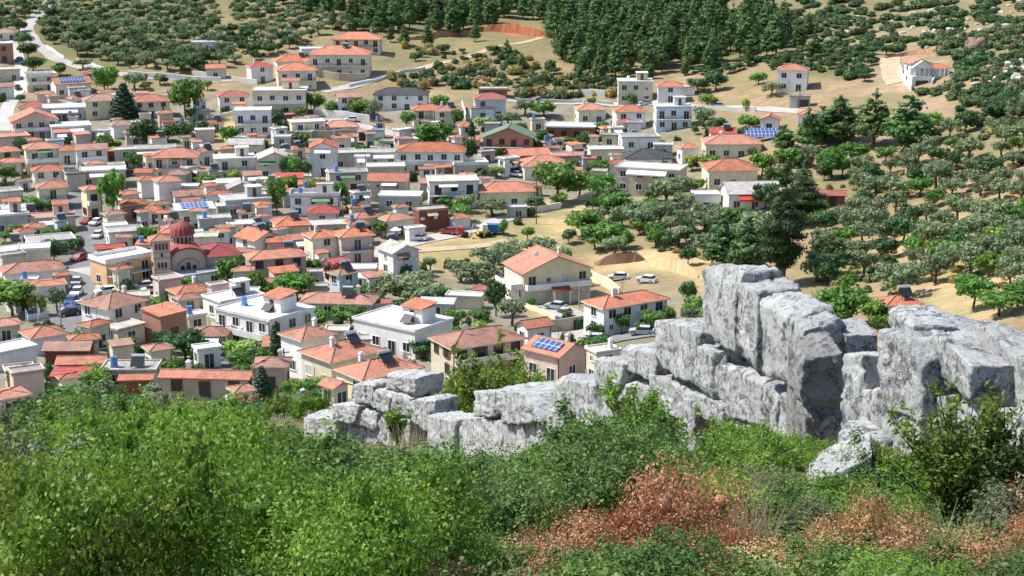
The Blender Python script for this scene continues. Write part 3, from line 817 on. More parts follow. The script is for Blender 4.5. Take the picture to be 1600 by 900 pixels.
m=MB(); arch_prism(m,6.6,4.6,-3.2,9.0,z=-.0); m.box(-3.3,3.3,-3.19,8.9,-3,0); m.build('nave_wall',CSTONE,ch)
m=MB(); arch_band(m,6.6,4.6,-3.55,9.1,.34); m.build('nave_roof',DOME,ch)
m=MB(); m.box(3.32,10.5,-1.5,8.2,-3,4.3); m.box(-5.2,-3.32,-1.5,8.2,-3,4.0); m.build('aisle_wall',CSTONE,ch)
rm=roof_mesh('hip',7.6,9.7,4.3,1.5,.4,'r'); rm.build('aisle_roof',[DOME,WALL['b'],DOME],ch,(6.9,3.35,0))
rm=roof_mesh('shed',2.0,9.7,4.0,.5,.3,'r'); rm.build('aisle_roof',[DOME,WALL['b'],DOME],ch,(-4.3,3.35,0))
m=MB(); m.cyl((0,0),2.2,6.2,8.3,16); dr=m.build('drum',CSTONE,ch,(0,2.8,.3))
for i in range(16):
    a=2*math.pi*(i+.5)/16
    if math.sin(a)<.5: arch_win(dr,'arched_window',.5,1.0,2.17*math.cos(a),2.17*math.sin(a),6.7,a+math.pi/2)
m=MB(); prof=[(2.5,8.2),(2.45,8.45)]+[(2.35*math.cos(t),8.45+2.2*math.sin(t)) for t in [math.pi/2*i/7 for i in range(1,8)]]
K=32
for i in range(len(prof)-1):
    for j in range(K):
        def rr(r,jj): return r*(1.0+(.035 if jj%2==0 else -.02))
        a0,a1=2*math.pi*j/K,2*math.pi*(j+1)/K
        r0,z0_=prof[i]; r1,z1_=prof[i+1]
        m.poly([(rr(r0,j)*math.cos(a0),rr(r0,j)*math.sin(a0),z0_),(rr(r0,j+1)*math.cos(a1),rr(r0,j+1)*math.sin(a1),z0_),(rr(r1,j+1)*math.cos(a1),rr(r1,j+1)*math.sin(a1),z1_),(rr(r1,j)*math.cos(a0),rr(r1,j)*math.sin(a0),z1_)])
dm=m.build('dome',DOME,ch,(0,2.8,.3))
m=MB(); m.box(-.07,.07,-.07,.07,10.6,12.0); m.box(-.45,.45,-.06,.06,11.4,11.54); m.build('cross',simple('gilt',(.75,.6,.3),.4,.1),dm)
for x,h in ((-1.15,1.5),(0,2.1),(1.15,1.5)): arch_win(ch,'arched_window',.8,h,x,-3.2,1.6)
m=MB(); arch_band(m,4.0,3.3,-3.32,-3.15,.25,z=0); m.build('brick_arch',CBRICK,ch)
tw=MB(); tw.box(-1.65,1.65,-1.65,1.65,-3,8.9); t=tw.build('bell_tower',CSTONE,ch,(-5.2,-2.2,0))
m=MB()
for z in (2.2,3.0,5.2,6.4,8.7): m.box(-1.7,1.7,-1.7,1.7,z,z+.18)
m.build('brick_band',CBRICK,t)
for z,hh,n in ((3.4,.9,3),(5.5,.7,1),(7.0,1.1,4)):
    for i in range(n):
        arch_win(t,'arched_window',.42,hh,(i-(n-1)/2)*.68,-1.66,z); arch_win(t,'arched_window',.42,hh,-1.66,(i-(n-1)/2)*.68,z,-math.pi/2)
m=MB(); arch=None
rm=roof_mesh('hip',3.5,3.5,8.9,1.0,.35,'o'); rm.build('roof',[ROOF['o'],WALL['b'],ROOF['t']],t)
m=MB(); m.box(-.05,.05,-.05,.05,9.8,11.0); m.box(-.3,.3,-.04,.04,10.5,10.6); m.build('cross',IRON,t)

# the yellow villa on the slope
v=house('villa',785,925,402,476,'gaby',23,.72,'o','y','bcDs','yellow two-storey villa with wide orange gable and white balconies','villa')
h=HOUSES[-1]; W,D=h['W'],h['D']
for z in (2.75,5.6):
    pass
for zf in (.2,3.0):
    m=MB(); m.box(-W/2-2.2,-W/2-.01,-D*.45,D*.4,zf-.2,zf); m.box(-W/2-2.3,-W/2-2.15,-D*.45,D*.4,zf-.2,zf+.9); m.box(-W/2-2.15,-W/2,-D*.45-.1,-D*.45+.02,zf-.2,zf+.9)
    m.build('side_balcony',PARA,v)
m=MB(); m.hexa([(-1.8,-D/2-2.6,2.5),(1.8,-D/2-2.6,2.5),(1.8,-D/2-1.4,3.1),(-1.8,-D/2-1.4,3.1),(-1.8,-D/2-2.6,2.62),(1.8,-D/2-2.6,2.62),(1.8,-D/2-1.4,3.22),(-1.8,-D/2-1.4,3.22)]); m.build('entrance_canopy',simple('maroon_canopy',(.22,.05,.045),.8),v)
m=MB()
for i in range(6): m.box(-2.0,2.0,-D/2-1.4-.35*(i+1),-D/2-1.4-.35*i-.003,-2.5,-.17*(i+1)+.1)
m.build('entrance_steps',simple('brown_steps',(.30,.17,.12),.9),v)
for x in (-1.6,1.6):
    m=MB(); m.box(x-.14,x+.14,-D/2-2.45,-D/2-2.2,-1,2.5); m.build('column',PARA,v)

# the white villa high on the right, in three stepped volumes
v=house('villa',1412,1454,92,134,'gaby',18,1.0,'o','w','','lone white villa with gabled portico on the bare right slope','villa')
h=HOUSES[-1]; W,D=h['W'],h['D']; zt=6.0
m=MB(); m.box(W/2+.01,W/2+6.0,-D*.2,D*.5,-3,4.6); m.build('wing_wall',WALL['w'],v)
rm=roof_mesh('hip',6.4,D*.75,4.6,1.1,.4,'o'); rm.build('wing_roof',[ROOF['o'],WALL['c'],ROOF['t']],v,(W/2+3.0,D*.15,0))
for i in range(5):
    m=MB(); m.box(-.14,.14,-.14,.14,2.6,4.5); m.build('column',WALL['w'],v,(W/2+.7+i*1.25,-D*.2-1.0,0))
m=MB(); m.box(W/2+.1,W/2+6.1,-D*.2-1.2,-D*.2-.005,-3,2.6); m.build('terrace',WALL['w'],v)
for i in range(4):
    m=MB(); m.cyl((0,0),.16,2.9,5.0,8); m.build('column',WALL['w'],v,(-W*.36+i*W*.24,-D/2-1.6,0))
m=MB(); m.box(-W/2,W/2,-D/2-1.9,-D/2-.005,2.6,2.88); m.box(-W/2,W/2,-D/2-1.9,-D/2-.005,5.0,5.3); m.build('portico',WALL['w'],v)
m=MB(); m.hexa([(-W/2,-D/2-1.9,5.31),(W/2,-D/2-1.9,5.31),(W/2,-D/2-.3,5.31),(-W/2,-D/2-.3,5.31),(-.1,-D/2-1.9,7.2),(.1,-D/2-1.9,7.2),(.1,-D/2-.3,7.2),(-.1,-D/2-.3,7.2)]); m.build('pediment',WALL['w'],v)
m=MB(); m.box(-1.8,1.8,-D/2-1.96,-D/2-1.88,-.6,1.6); m.build('garage_door',RAIL,v)
m=MB(); m.box(-W/2,W/2,-D/2-1.88,-D/2-.01,-3,2.6); m.build('garage_wall',WALL['w'],v)

# ------------------------------------------------------------------ roads
def dense(poly,step=6.0):
    out=[]
    for (x0,y0),(x1,y1) in zip(poly[:-1],poly[1:]):
        A=hit(x0,y0); B=hit(x1,y1); n=max(1,int((A-B).length/step))
        for i in range(n):
            t=i/n; x=A.x+(B.x-A.x)*t; y=A.y+(B.y-A.y)*t
            out.append(Vector((x,y,0)))
    out.append(hit(*poly[-1]))
    for _ in range(3):
        out=[out[0]]+[(out[i-1]+out[i]*2+out[i+1])/4 for i in range(1,len(out)-1)]+[out[-1]]
    return out
def road(name,poly,w,mat,lift=.14):
    pts=dense(poly,3.0); m=MB(); rows=[]
    for i,p in enumerate(pts):
        d=(pts[min(i+1,len(pts)-1)]-pts[max(i-1,0)]); d.z=0; d.normalize(); nn=Vector((-d.y,d.x,0))
        row=[]
        for k in (-1,-.5,0,.5,1):
            q=p+nn*(w/2*k*(1+.06*math.sin(i*.9+k))); row.append((q.x,q.y,ground(q.x,q.y)+lift))
        rows.append(row)
    for i in range(len(rows)-1):
        for k in range(4): m.poly([rows[i][k],rows[i+1][k],rows[i+1][k+1],rows[i][k+1]])
    o=m.build(name,mat); tag(o,kind='structure'); return o
DIRT=simple('dirt_track',(.42,.30,.20),.95,.2,.3)
road('road',[(85,-4),(55,28),(40,46),(52,68),(80,86),(130,106),(180,117),(260,122),(345,126),(400,124)],5.5,ASPHL)
road('road',[(14,62),(24,80),(34,105),(30,135),(14,165),(4,205)],4.5,ASPHL)
road('road',[(108,262),(118,300),(142,340),(148,358),(146,380),(132,398),(124,416),(127,434),(114,470),(100,505),(78,530)],6.5,ASPH)
road('road',[(124,420),(165,428),(205,446),(260,452),(310,470)],7,ASPHL,.2)
road('road',[(838,327),(780,345),(720,364),(660,376),(600,390),(560,412),(540,440)],5.0,ASPHL)
road('road',[(852,478),(886,488),(898,505),(880,528),(905,540)],6.0,ASPHL)
road('road',[(900,545),(960,530),(1040,518),(1080,514)],5,ASPH,.2)
road('road',[(790,156),(880,159),(960,163),(1080,166),(1180,170),(1290,178)],4.5,ASPHL)
road('road',[(505,144),(560,132),(612,116),(668,104)],4.5,ASPHL)
road('track',[(668,104),(740,86),(782,72),(850,58)],4,DIRT)
road('road',[(470,186),(545,190),(590,204),(640,214)],4.5,ASPHL)
road('track',[(1390,90),(1392,112),(1402,130)],6,DIRT)
road('path',[(320,560),(420,600),(480,630)],6,ASPH)
road('path',[(640,392),(720,388),(800,376)],4,DIRT)

# ------------------------------------------------------------------ garden and retaining walls, each its own thing
def yardwall(poly,h,mat,label,name='garden_wall',t=.3,cat='wall'):
    pts=dense(poly,2.5); m=MB(); n=len(pts)
    for i in range(n-1):
        a,b=pts[i],pts[i+1]; d=(b-a); d.z=0
        if d.length<1e-4: continue
        d.normalize(); nn=Vector((-d.y,d.x,0))*t/2
        q=[]
        for z in (-1.2,h):
            for p in (a-nn,b-nn,b+nn,a+nn): q.append((p.x,p.y,(ground(p.x,p.y) if z<0 else max(ground(a.x,a.y),0*0+ground(a.x,a.y)) if p in () else ground(p.x,p.y))+z))
        m.hexa(q)
    o=m.build(name,mat); tag(o,label,cat); return o
WW,WS,WG=WALL['w'],WALL['s'],WALL['g']
for poly,hh,mt,lab in [
 ([(200,118),(262,122),(345,128)],1.6,WW,'long white wall of the upper road above the left houses'),
 ([(120,96),(150,106),(180,113)],1.0,WW,'white roadside parapet on the bend below the olives'),
 ([(72,74),(100,92)],.9,WW,'short white parapet at the top road bend'),
 ([(322,186),(350,180),(378,176)],1.0,WW,'low white lane wall left of the two-storey white house'),
 ([(362,126),(402,132)],1.5,WW,'white wall under the white cube house'),
 ([(490,180),(540,184),(578,190)],2.0,WW,'white garden wall along the hillside lane'),
 ([(432,222),(510,220),(600,216)],3.0,WS,'rough grey stone retaining wall under the hillside lane'),
 ([(542,216),(600,213)],.8,WW,'white parapet on top of the stone retaining wall'),
 ([(500,120),(540,128),(572,126)],2.6,WS,'stone terrace wall beneath the grand villa'),
 ([(545,136),(612,120),(664,108)],1.0,WW,'white wall climbing beside the villa road'),
 ([(806,158),(900,161),(958,164)],1.0,WG,'grey wall along the upper road above the pyramid-roofed house'),
 ([(908,150),(950,152)],2.2,WG,'grey block wall on the upper slope'),
 ([(1080,170),(1180,174)],1.2,WG,'long low grey wall right of the modern white house'),
 ([(722,168),(728,190)],2.2,WW,'white stepped wall between the paired roofs and the blue house'),
 ([(822,334),(876,326)],1.6,WW,'white wall at the upper edge of the dry field'),
 ([(905,314),(930,306)],1.4,WW,'white wall among trees right of the dry field'),
 ([(968,308),(1010,302),(1040,292)],.9,WW,'pale curb wall under the beige house and slate roof'),
 ([(918,436),(944,446),(968,466)],2.0,WALL['y'],'yellowish retaining wall right of the yellow villa'),
 ([(845,520),(880,520),(912,512)],2.2,WS,'stone yard wall beside the small white house'),
 ([(820,480),(846,490),(868,500)],.8,WALL['y'],'low cream garden edging wall below the yellow villa'),
 ([(1405,112),(1412,128),(1424,142)],1.8,WW,'white driveway wall left of the lone white villa'),
 ([(1456,132),(1462,122)],1.2,WW,'short white wall right of the lone white villa'),
 ([(340,120),(300,116)],1.2,WW,'white wall in front of the farm trees'),
 ([(1168,348),(1200,344)],1.8,WW,'white wall below the red awning house'),
 ([(150,455),(215,470)],1.2,WALL['c'],'cream yard wall behind the tall white house'),
 ([(45,500),(76,496)],1.0,WW,'low white wall behind the flagpoles'),
 ([(640,545),(680,565)],1.6,WALL['c'],'cream yard wall below the modern villa'),
 ([(1130,322),(1100,332)],1.2,WW,'white wall below the small terrace building'),
 ([(520,420),(560,432)],1.0,WALL['c'],'cream wall beside the plum tree house'),
 ]:
    yardwall(poly,hh,mt,lab,'retaining_wall' if 'retaining' in lab else 'garden_wall')
# earth cuts
def cut(poly,h,col,label,name='earth_bank'):
    mt=simple(name,col,.95,.3,.6,0,stretch=(1,1,.3),bmp=.6)
    pts=dense(poly,1.5); m=MB()
    tops=[];bots=[]
    for i,p in enumerate(pts):
        hh=h*math.sin(math.pi*min(1,max(.04,i/(len(pts)-1))))**.5*(.85+.3*noise.noise(p*.4))
        g=ground(p.x,p.y); bots.append((p.x,p.y,g-.6)); tops.append((p.x+.2,p.y+.5+.5*noise.noise(p*.7),g+hh))
    back=[(p.x,p.y+5,ground(p.x,p.y+5)-.3) for p in pts]
    for i in range(len(pts)-1):
        m.poly([bots[i],bots[i+1],tops[i+1],tops[i]]); m.poly([tops[i],tops[i+1],back[i+1],back[i]])
    o=m.build(name,mt); tag(o,kind='structure')
cut([(750,50),(780,50),(812,54),(822,56),(838,58),(858,60)],4.6,(.40,.14,.07),'')
cut([(928,416),(950,414),(975,412),(1008,408)],2.6,(.34,.22,.14),'')
cut([(1010,415),(1050,425),(1090,436)],3.0,(.58,.40,.22),'')
cut([(640,62),(690,58),(745,52)],3.0,(.42,.20,.12),'')
cut([(1384,92),(1420,86),(1500,84)],2.0,(.36,.19,.12),'')

# ------------------------------------------------------------------ poles, flags, solar field
POLEW=simple('pole_wood',(.16,.12,.09),.9,.2); POLEC=simple('pole_concrete',(.42,.40,.37),.9,.1)
BOUND=set('with between beside below behind above at by near under on in right left joined opposite against beyond running among half deep down and over looking cut'.split())
USED=set()
def rel_label(what,px,py,maxw=16):
    """where a thing stands, told by the building nearest to it that is not taken yet"""
    c=[]
    for h in HOUSES:
        if h['root'].get('category')=='outbuilding': continue
        dx=max(h['x0']-px,0,px-h['x1']); dy=max(h['yt']-py,0,py-h['yb'])
        c.append((math.hypot((px-(h['x0']+h['x1'])/2)*.6,py-(h['yb']-8))+2*math.hypot(dx,dy),h))
    c.sort(key=lambda t:t[0]); first=None
    for _,h in c[:9]:
        cx=(h['x0']+h['x1'])/2; w=(h['x1']-h['x0'])
        if py<h['yb']-(h['yb']-h['yt'])*.55 : rel='behind'
        elif px<h['x0']+w*.12: rel='left of'
        elif px>h['x1']-w*.12: rel='right of'
        elif py>h['yb']-2: rel='in front of'
        else: rel='beside'
        head=f"{what} {rel} the".split(); ws=h['label'].split()
        n=maxw-len(head)
        if len(ws)>n:
            while n>2 and not ws[n] in BOUND: n-=1
            while n>2 and (ws[n-1] in BOUND or ws[n-1] in ('of','the','a','its')): n-=1
        l=' '.join(head+ws[:n])
        first=first or l
        if l not in USED:
            USED.add(l); return l
    return first
def pole(px,py,hpx,conc=False):
    P=hit(px,py); h=hpx*P.y/F
    r=empty('utility_pole',P,rnd.uniform(-.6,.6))
    tag(r,rel_label(('tall grey ' if conc else 'dark ')+'utility pole',px,py),'pole','utility poles in the village')
    m=MB(); m.tube([(0,0,-1),(0,0,h)],[.17,.10],8); m.build('post',POLEC if conc else POLEW,r)
    m=MB(); m.box(-.8,.8,-.06,.06,h-.7,h-.58); m.build('crossarm',IRON,r)
    m=MB()
    for x in (-.7,0,.7): m.cyl((x,0),.06,h-.58,h-.36,6)
    m.build('insulator',FRAMEW,r)
for a in [(838,350,75),(572,292,50),(592,216,50),(517,345,42),(500,146,22),(96,514,44,1),(183,458,50,1),(207,446,48,1),(250,472,42,1),(445,592,52),(398,612,78),(536,348,36),
 (1249,170,32),(895,262,36),(955,215,28),(1098,262,30),(725,240,45),(60,300,30,1),(108,300,55,1),(160,345,52),(88,352,40),(330,250,30),(560,176,26),(1035,262,34),(660,352,40),(300,330,30),(420,520,46,1),(640,505,40),(905,480,34,1)]: pole(*a)
def flag(px,py,hpx,label):
    P=hit(px,py); h=hpx*P.y/F
    r=empty('flagpole',P,RD(-20)); tag(r,label,'flagpole')
    m=MB(); m.tube([(0,0,-.5),(0,0,h)],[.06,.04],6); m.build('pole',FRAMEW,r)
    m=MB(); n=9
    def q(i,z): t=i/n; return (.05+t*.5,.10*math.sin(t*5+z),h-.15-z-t*.9)
    for k in range(5):
        for i in range(n):
            z0,z1=k*.26,(k+1)*.26
            m.poly([q(i,z0),q(i+1,z0),q(i+1,z1),q(i,z1)],k%2)
    m.build('flag',[simple('flag_white',(.78,.8,.82),.8,.03),simple('flag_blue',(.10,.25,.55),.8,.03)],r)
flag(42,514,34,'leftmost flagpole with hanging blue and white flag')
flag(60,505,34,'flagpole with limp blue and white flag beside the low white wall')
def solar_row(px,py,wpx,rows,label):
    P=hit(px,py); w=wpx*P.y/F
    r=empty('solar_array',P,-math.atan(P.x/P.y)+RD(4)); tag(r,label,'solar panels')
    for k in range(rows):
        m=MB(); m.box(-w/2,w/2,-1.6,1.6,-.04,.04); o=m.build('solar_panel',PANEL,r,(0,k*4.2,1.9)); o.rotation_euler=(RD(26),0,0)
        t=MB()
        for i in range(5): x=-w/2*.9+w*.9*i/4; t.box(x-.05,x+.05,-.05,.05,-2.4,-.04)
        t.build('stand',IRON,o)
solar_row(1190,220,54,2,'blue solar panel field on the bank right of the twin orange roofs')
solar_row(918,268,66,2,'blue solar panels behind the dense green trees and pink flat house')
solar_row(305,330,48,1,'tilted blue panel row on the terrace above the church')

# ------------------------------------------------------------------ vehicles
TYRE=simple('tyre',(.025,.025,.025),.9,.1)
def car(px,py,yaw,col,label,typ='car',s=1.0):
    P=hit(px,py); P.z+=.18
    r=empty('parked_'+typ,P,RD(yaw)-math.atan(P.x/P.y)); tag(r,label,typ)
    nm='car_paint_%d'%int(sum(col)*1000); pm=bpy.data.materials.get(nm) or simple(nm,col,.3,.04,spec=.5)
    L,Wd=4.2*s,1.75*s; hb=.85; top=1.45 if typ=='car' else 1.95
    m=MB()
    pr=[(-L/2,.28),(-L/2,.62),(-L/2+.1,.78),(-L*.24,.9),(L*.5-.12,.92),(L/2,.75),(L/2,.28)]
    for sgn in (0,): 
        A=[(x,-Wd/2,z) for x,z in pr]; B=[(x,Wd/2,z) for x,z in pr]
        m.poly(A); m.poly(B[::-1])
        for i in range(len(pr)): j=(i+1)%len(pr); m.poly([A[i],B[i],B[j],A[j]])
    m.build('body',pm,r)
    x0,x1=(-L*.24,L*.42); xa,xb=(-L*.07,L*.30) if typ=='car' else (-L*.17,L*.44)
    m=MB(); w2=Wd*.46; w3=Wd*.38
    m.hexa([(x0,-w2,.9),(x1,-w2,.92),(x1,w2,.92),(x0,w2,.9),(xa,-w3,top-.06),(xb,-w3,top-.06),(xb,w3,top-.06),(xa,w3,top-.06)]); m.build('window',GLASS,r)
    m=MB(); m.box(xa-.05,xb+.05,-w3-.03,w3+.03,top-.06,top); m.build('roof',pm,r)
    for x in (-L*.31,L*.31):
        for y in (-Wd/2+.02,Wd/2-.02):
            m=MB(); m.tube([(x,y-.11,.32),(x,y+.11,.32)],[.32,.32],12); o=m.build('wheel',TYRE,r)
            t=MB(); sg=-1 if y<0 else 1; t.tube([(x,y+sg*.112,.32),(x,y+sg*.125,.32)],[.19,.19],10); t.build('rim',STEEL,o)
    for y in (-Wd*.33,Wd*.33):
        m=MB(); m.box(-L/2-.02,-L/2+.03,y-.16,y+.16,.55,.68); m.build('headlight',FRAMEW,r)
WH,BL,BK,SV,RDc=(.75,.75,.75),(.05,.09,.28),(.03,.03,.035),(.42,.44,.46),(.38,.04,.04)
for a in [(112,476,70,BL,'dark blue car in the lower street beside the palm'),(108,494,20,BK,'black car parked by the concrete pole'),(122,484,30,SV,'silver car nosing out beside the tall white house'),
 (166,460,15,WH,'white car parked behind the tall white house'),(488,616,10,WH,'white car beside the small cream hut near the ruined wall'),(337,556,10,WH,'white car under the stairs of the grey apartment block'),
 (452,612,5,RDc,'red car in front of the low grey-brown house'),(1010,442,-25,WH,'white car on the bare earth yard'),(966,438,0,WH,'white car at the left of the bare earth yard'),
 (792,272,-30,RDc,'red car in the yard below the green-roofed house'),(806,276,-35,WH,'white car in the yard below the green-roofed house'),(820,272,-30,SV,'silver car in the yard below the green-roofed house'),
 (258,468,10,SV,'silver car parked below the church'),(484,212,5,SV,'silver car parked by the hillside lane'),(1100,485,20,WH,'white car hidden behind the highest wall block'),(378,626,30,WH,'white car among yards behind the cream pavilion'),
 (880,496,60,SV,'silver car on the drive of the yellow villa'),(200,275,0,BK,'black car near the grey awning house'),(520,605,5,BK,'dark car in the shaded yard by the cream hut'),(150,352,60,WH,'white car on the tarred street corner')]:
    if 'highest wall' in a[4]: continue
    car(*a)
# old digger, blue trailer and red harrow left in the dry field
P=hit(757,370); r=empty('digger',P,RD(20)); tag(r,'yellow and white digger standing at the edge of the dry field','digger')
YEL=simple('machine_yellow',(.62,.46,.12),.5,.2)
m=MB(); m.box(-1.6,1.0,-.8,.8,.7,1.6); m.build('body',YEL,r)
m=MB(); m.box(-.7,.6,-.7,.7,1.6,2.9); m.build('cab',simple('cab_white',(.7,.7,.66),.5),r)
m=MB(); m.tube([(-1.4,0,1.4),(-2.6,0,3.2),(-3.3,0,1.2)],[.16,.13,.1],6); m.box(-3.6,-3.0,-.4,.4,.6,1.2); m.build('arm',YEL,r)
for x in (-1.1,.7):
    for y in (-.85,.85):
        m=MB(); m.tube([(x,y-.2,.6),(x,y+.2,.6)],[.6,.6],14); m.build('wheel',TYRE,r)
P=hit(770,366); r=empty('trailer',P,RD(10)); tag(r,'blue covered trailer beside the digger in the dry field','trailer')
m=MB(); m.hexa([(-1.6,-1.2,.6),(2.6,-1.2,.6),(2.6,1.2,.6),(-1.6,1.2,.6),(-1.3,-1,2.5),(2.3,-1,2.2),(2.3,1,2.2),(-1.3,1,2.5)]); m.build('cover',simple('blue_tarp',(.05,.16,.42),.6,.2),r)
for y in (-1,1):
    m=MB(); m.tube([(.5,y-.12,.4),(.5,y+.12,.4)],[.4,.4],12); m.build('wheel',TYRE,r)
P=hit(723,370); r=empty('farm_machine',P,RD(-15)); tag(r,'small red farm machine left of the digger in the dry field','farm machine')
REDM=simple('machine_red',(.45,.05,.04),.5,.15)
m=MB(); m.box(-.9,.9,-.8,.8,.6,1.1); m.hexa([(-.9,-.8,1.1),(.2,-.8,1.1),(.2,.8,1.1),(-.9,.8,1.1),(-1.1,-.9,2.4),(.1,-.9,2.2),(.1,.9,2.2),(-1.1,.9,2.4)]); m.build('hopper',REDM,r)
for y in (-.9,.9):
    m=MB(); m.tube([(.7,y-.12,.5),(.7,y+.12,.5)],[.5,.5],12); m.build('wheel',TYRE,r)
m=MB(); m.tube([(.9,0,.7),(2.2,0,.4)],[.08,.06],6); m.build('drawbar',IRON,r)
# white parasol in a yard
P=hit(618,372); r=empty('parasol',P); tag(r,'white parasol on the terrace right of the orange roofs by the bend','parasol')
m=MB(); m.cyl((0,0),.04,0,2.4,6); m.build('pole',IRON,r)
m=MB()
for j in range(8):
    a0,a1=2*math.pi*j/8,2*math.pi*(j+1)/8; m.poly([(1.5*math.cos(a0),1.5*math.sin(a0),1.95),(1.5*math.cos(a1),1.5*math.sin(a1),1.95),(0,0,2.6)])
m.build('canopy',AWN,r)

# ------------------------------------------------------------------ small yard buildings squeezed between the houses
def footprint_hit(x,y,R_):
    for h in HOUSES:
        if abs(h['X']-x)+abs(h['Yc']-y)>45: continue
        a=-h['root'].rotation_euler.z; dx,dy=x-h['X'],y-h['Yc']
        lx,ly=dx*math.cos(a)-dy*math.sin(a),dx*math.sin(a)+dy*math.cos(a)
        if abs(lx)<h['W']/2+R_ and abs(ly)<h['D']/2+R_: return True
    return False
STREETS=[[(108,262),(118,300),(142,340),(148,358),(146,380),(132,398),(124,416),(127,434),(114,470),(100,505),(78,530)],[(124,420),(165,428),(205,446),(260,452),(310,470)],[(838,327),(780,345),(720,364),(660,376),(600,390),(560,412)],[(852,478),(886,488),(898,505),(880,528)],[(900,545),(1040,518)],[(790,156),(960,163),(1180,170)],[(470,186),(545,190),(640,214)],[(14,62),(34,105),(30,135),(4,205)],[(130,106),(180,117),(345,126)]]
def onstreet(px,py,d=10):
    for pl in STREETS:
        for (ax,ay),(bx,by) in zip(pl[:-1],pl[1:]):
            ux,uy=bx-ax,(by-ay)*1.5; t=max(0,min(1,((px-ax)*ux+((py-ay)*1.5)*uy)/(ux*ux+uy*uy+1e-6)))
            if math.hypot(px-ax-t*ux,(py-ay)*1.5-t*uy)<d: return True
    return False
def in_poly(x,y,pl):
    c=False; j=len(pl)-1
    for i in range(len(pl)):
        xi,yi=pl[i]; xj,yj=pl[j]
        if (yi>y)!=(yj>y) and x<(xj-xi)*(y-yi)/(yj-yi)+xi: c=not c
        j=i
    return c
DENSE=[(0,150),(130,140),(330,150),(420,190),(640,200),(760,200),(980,210),(1050,230),(1050,300),(960,300),(830,320),(640,350),(600,440),(540,480),(640,560),(560,640),(260,620),(0,640)]
gi=random.Random(77); made=0; tries=0
ADJ={'w':'white','c':'cream','b':'beige','g':'grey','p':'pink','k':'brick','o':'orange','t':'brown','m':'tin','r':'red','y':'cream','l':'pale blue'}
while made<225 and tries<20000:
    tries+=1
    px,py=gi.uniform(-5,1050),gi.uniform(150,630)
    if not in_poly(px,py,DENSE) or onstreet(px,py,15) or (98<px<172 and 285<py<545) or (py>485 and gi.random()<.72): continue
    P=hit(px,py)
    w=gi.uniform(2.8,6.2); d=gi.uniform(.6,.9); h=gi.uniform(2.6,5.2)
    if footprint_hit(P.x,P.y+w*d/2,w*.5+.1): continue
    k=F/P.y; rt=gi.choice(['flat','flat','shed','hip','gabx','hip','hip']); rc=gi.choice('cwcy') if rt=='flat' else gi.choice('otoot'); wc=gi.choice('wwcbgpcl')
    lab=rel_label(f"small {ADJ[wc]} {'flat-roofed' if rt=='flat' else ADJ[rc]+'-roofed'} annex",px,py-4)
    house('annex',px-w*k/2,px+w*k/2,py-(h+w*d*.22)*k*.97,py,rt,gi.uniform(-15,40),d,rc,wc,gi.choice(['','','','n','n','g','','a','h','k','','']),lab,'outbuilding','small outbuildings between the houses')
    made+=1
print('ANNEX',made,tries)

gc=random.Random(5)
CARS=[('white',WH),('silver',SV),('black',BK),('dark blue',BL),('red',RDc),('white',WH),('silver',SV)]
for px,py,yw in [(138,350,62),(150,372,70),(126,408,55),(119,446,75),(121,462,70),(105,492,55),(180,436,12),(222,452,10),(236,458,8),(700,366,-18),(650,376,-14),(612,386,-20),(560,408,-40),(868,484,-30),(930,536,-12),(1000,524,-10),(850,158,3),(1010,164,4),(1120,168,4),(548,190,10),(28,96,70),(30,140,95),(250,121,5),(585,203,30)]:
    nm,cl=gc.choice(CARS)
    car(px+gc.uniform(-3,3),py,yw+gc.uniform(-6,6),cl,rel_label(f"{nm} car parked",px,py))
# ------------------------------------------------------------------ trees
def leafquads(C,N,S,rng,aspect=.6):
    """one small quad per centre, facing roughly N"""
    n=len(C)
    N=N/np.maximum(1e-6,np.linalg.norm(N,axis=1,keepdims=True))
    r=rng.normal(size=(n,3)); U=np.cross(N,r); U/=np.maximum(1e-6,np.linalg.norm(U,axis=1,keepdims=True)); W=np.cross(N,U)
    S=S.reshape(-1,1)
    a=C-U*S; b=C+W*S*aspect+N*S*.15; c=C+U*S; d=C-W*S*aspect+N*S*.1
    V=np.stack([a,b,c,d],1).reshape(-1,3)
    Q=np.arange(n*4).reshape(n,4)
    return V,Q
ICO=[]
def ico():
    if not ICO:
        bm=bmesh.new(); bmesh.ops.create_icosphere(bm,subdivisions=2,radius=1)
        ICO.append((np.array([v.co[:] for v in bm.verts]),np.array([[v.index for v in f.verts] for f in bm.faces]))); bm.free()
    return ICO[0]
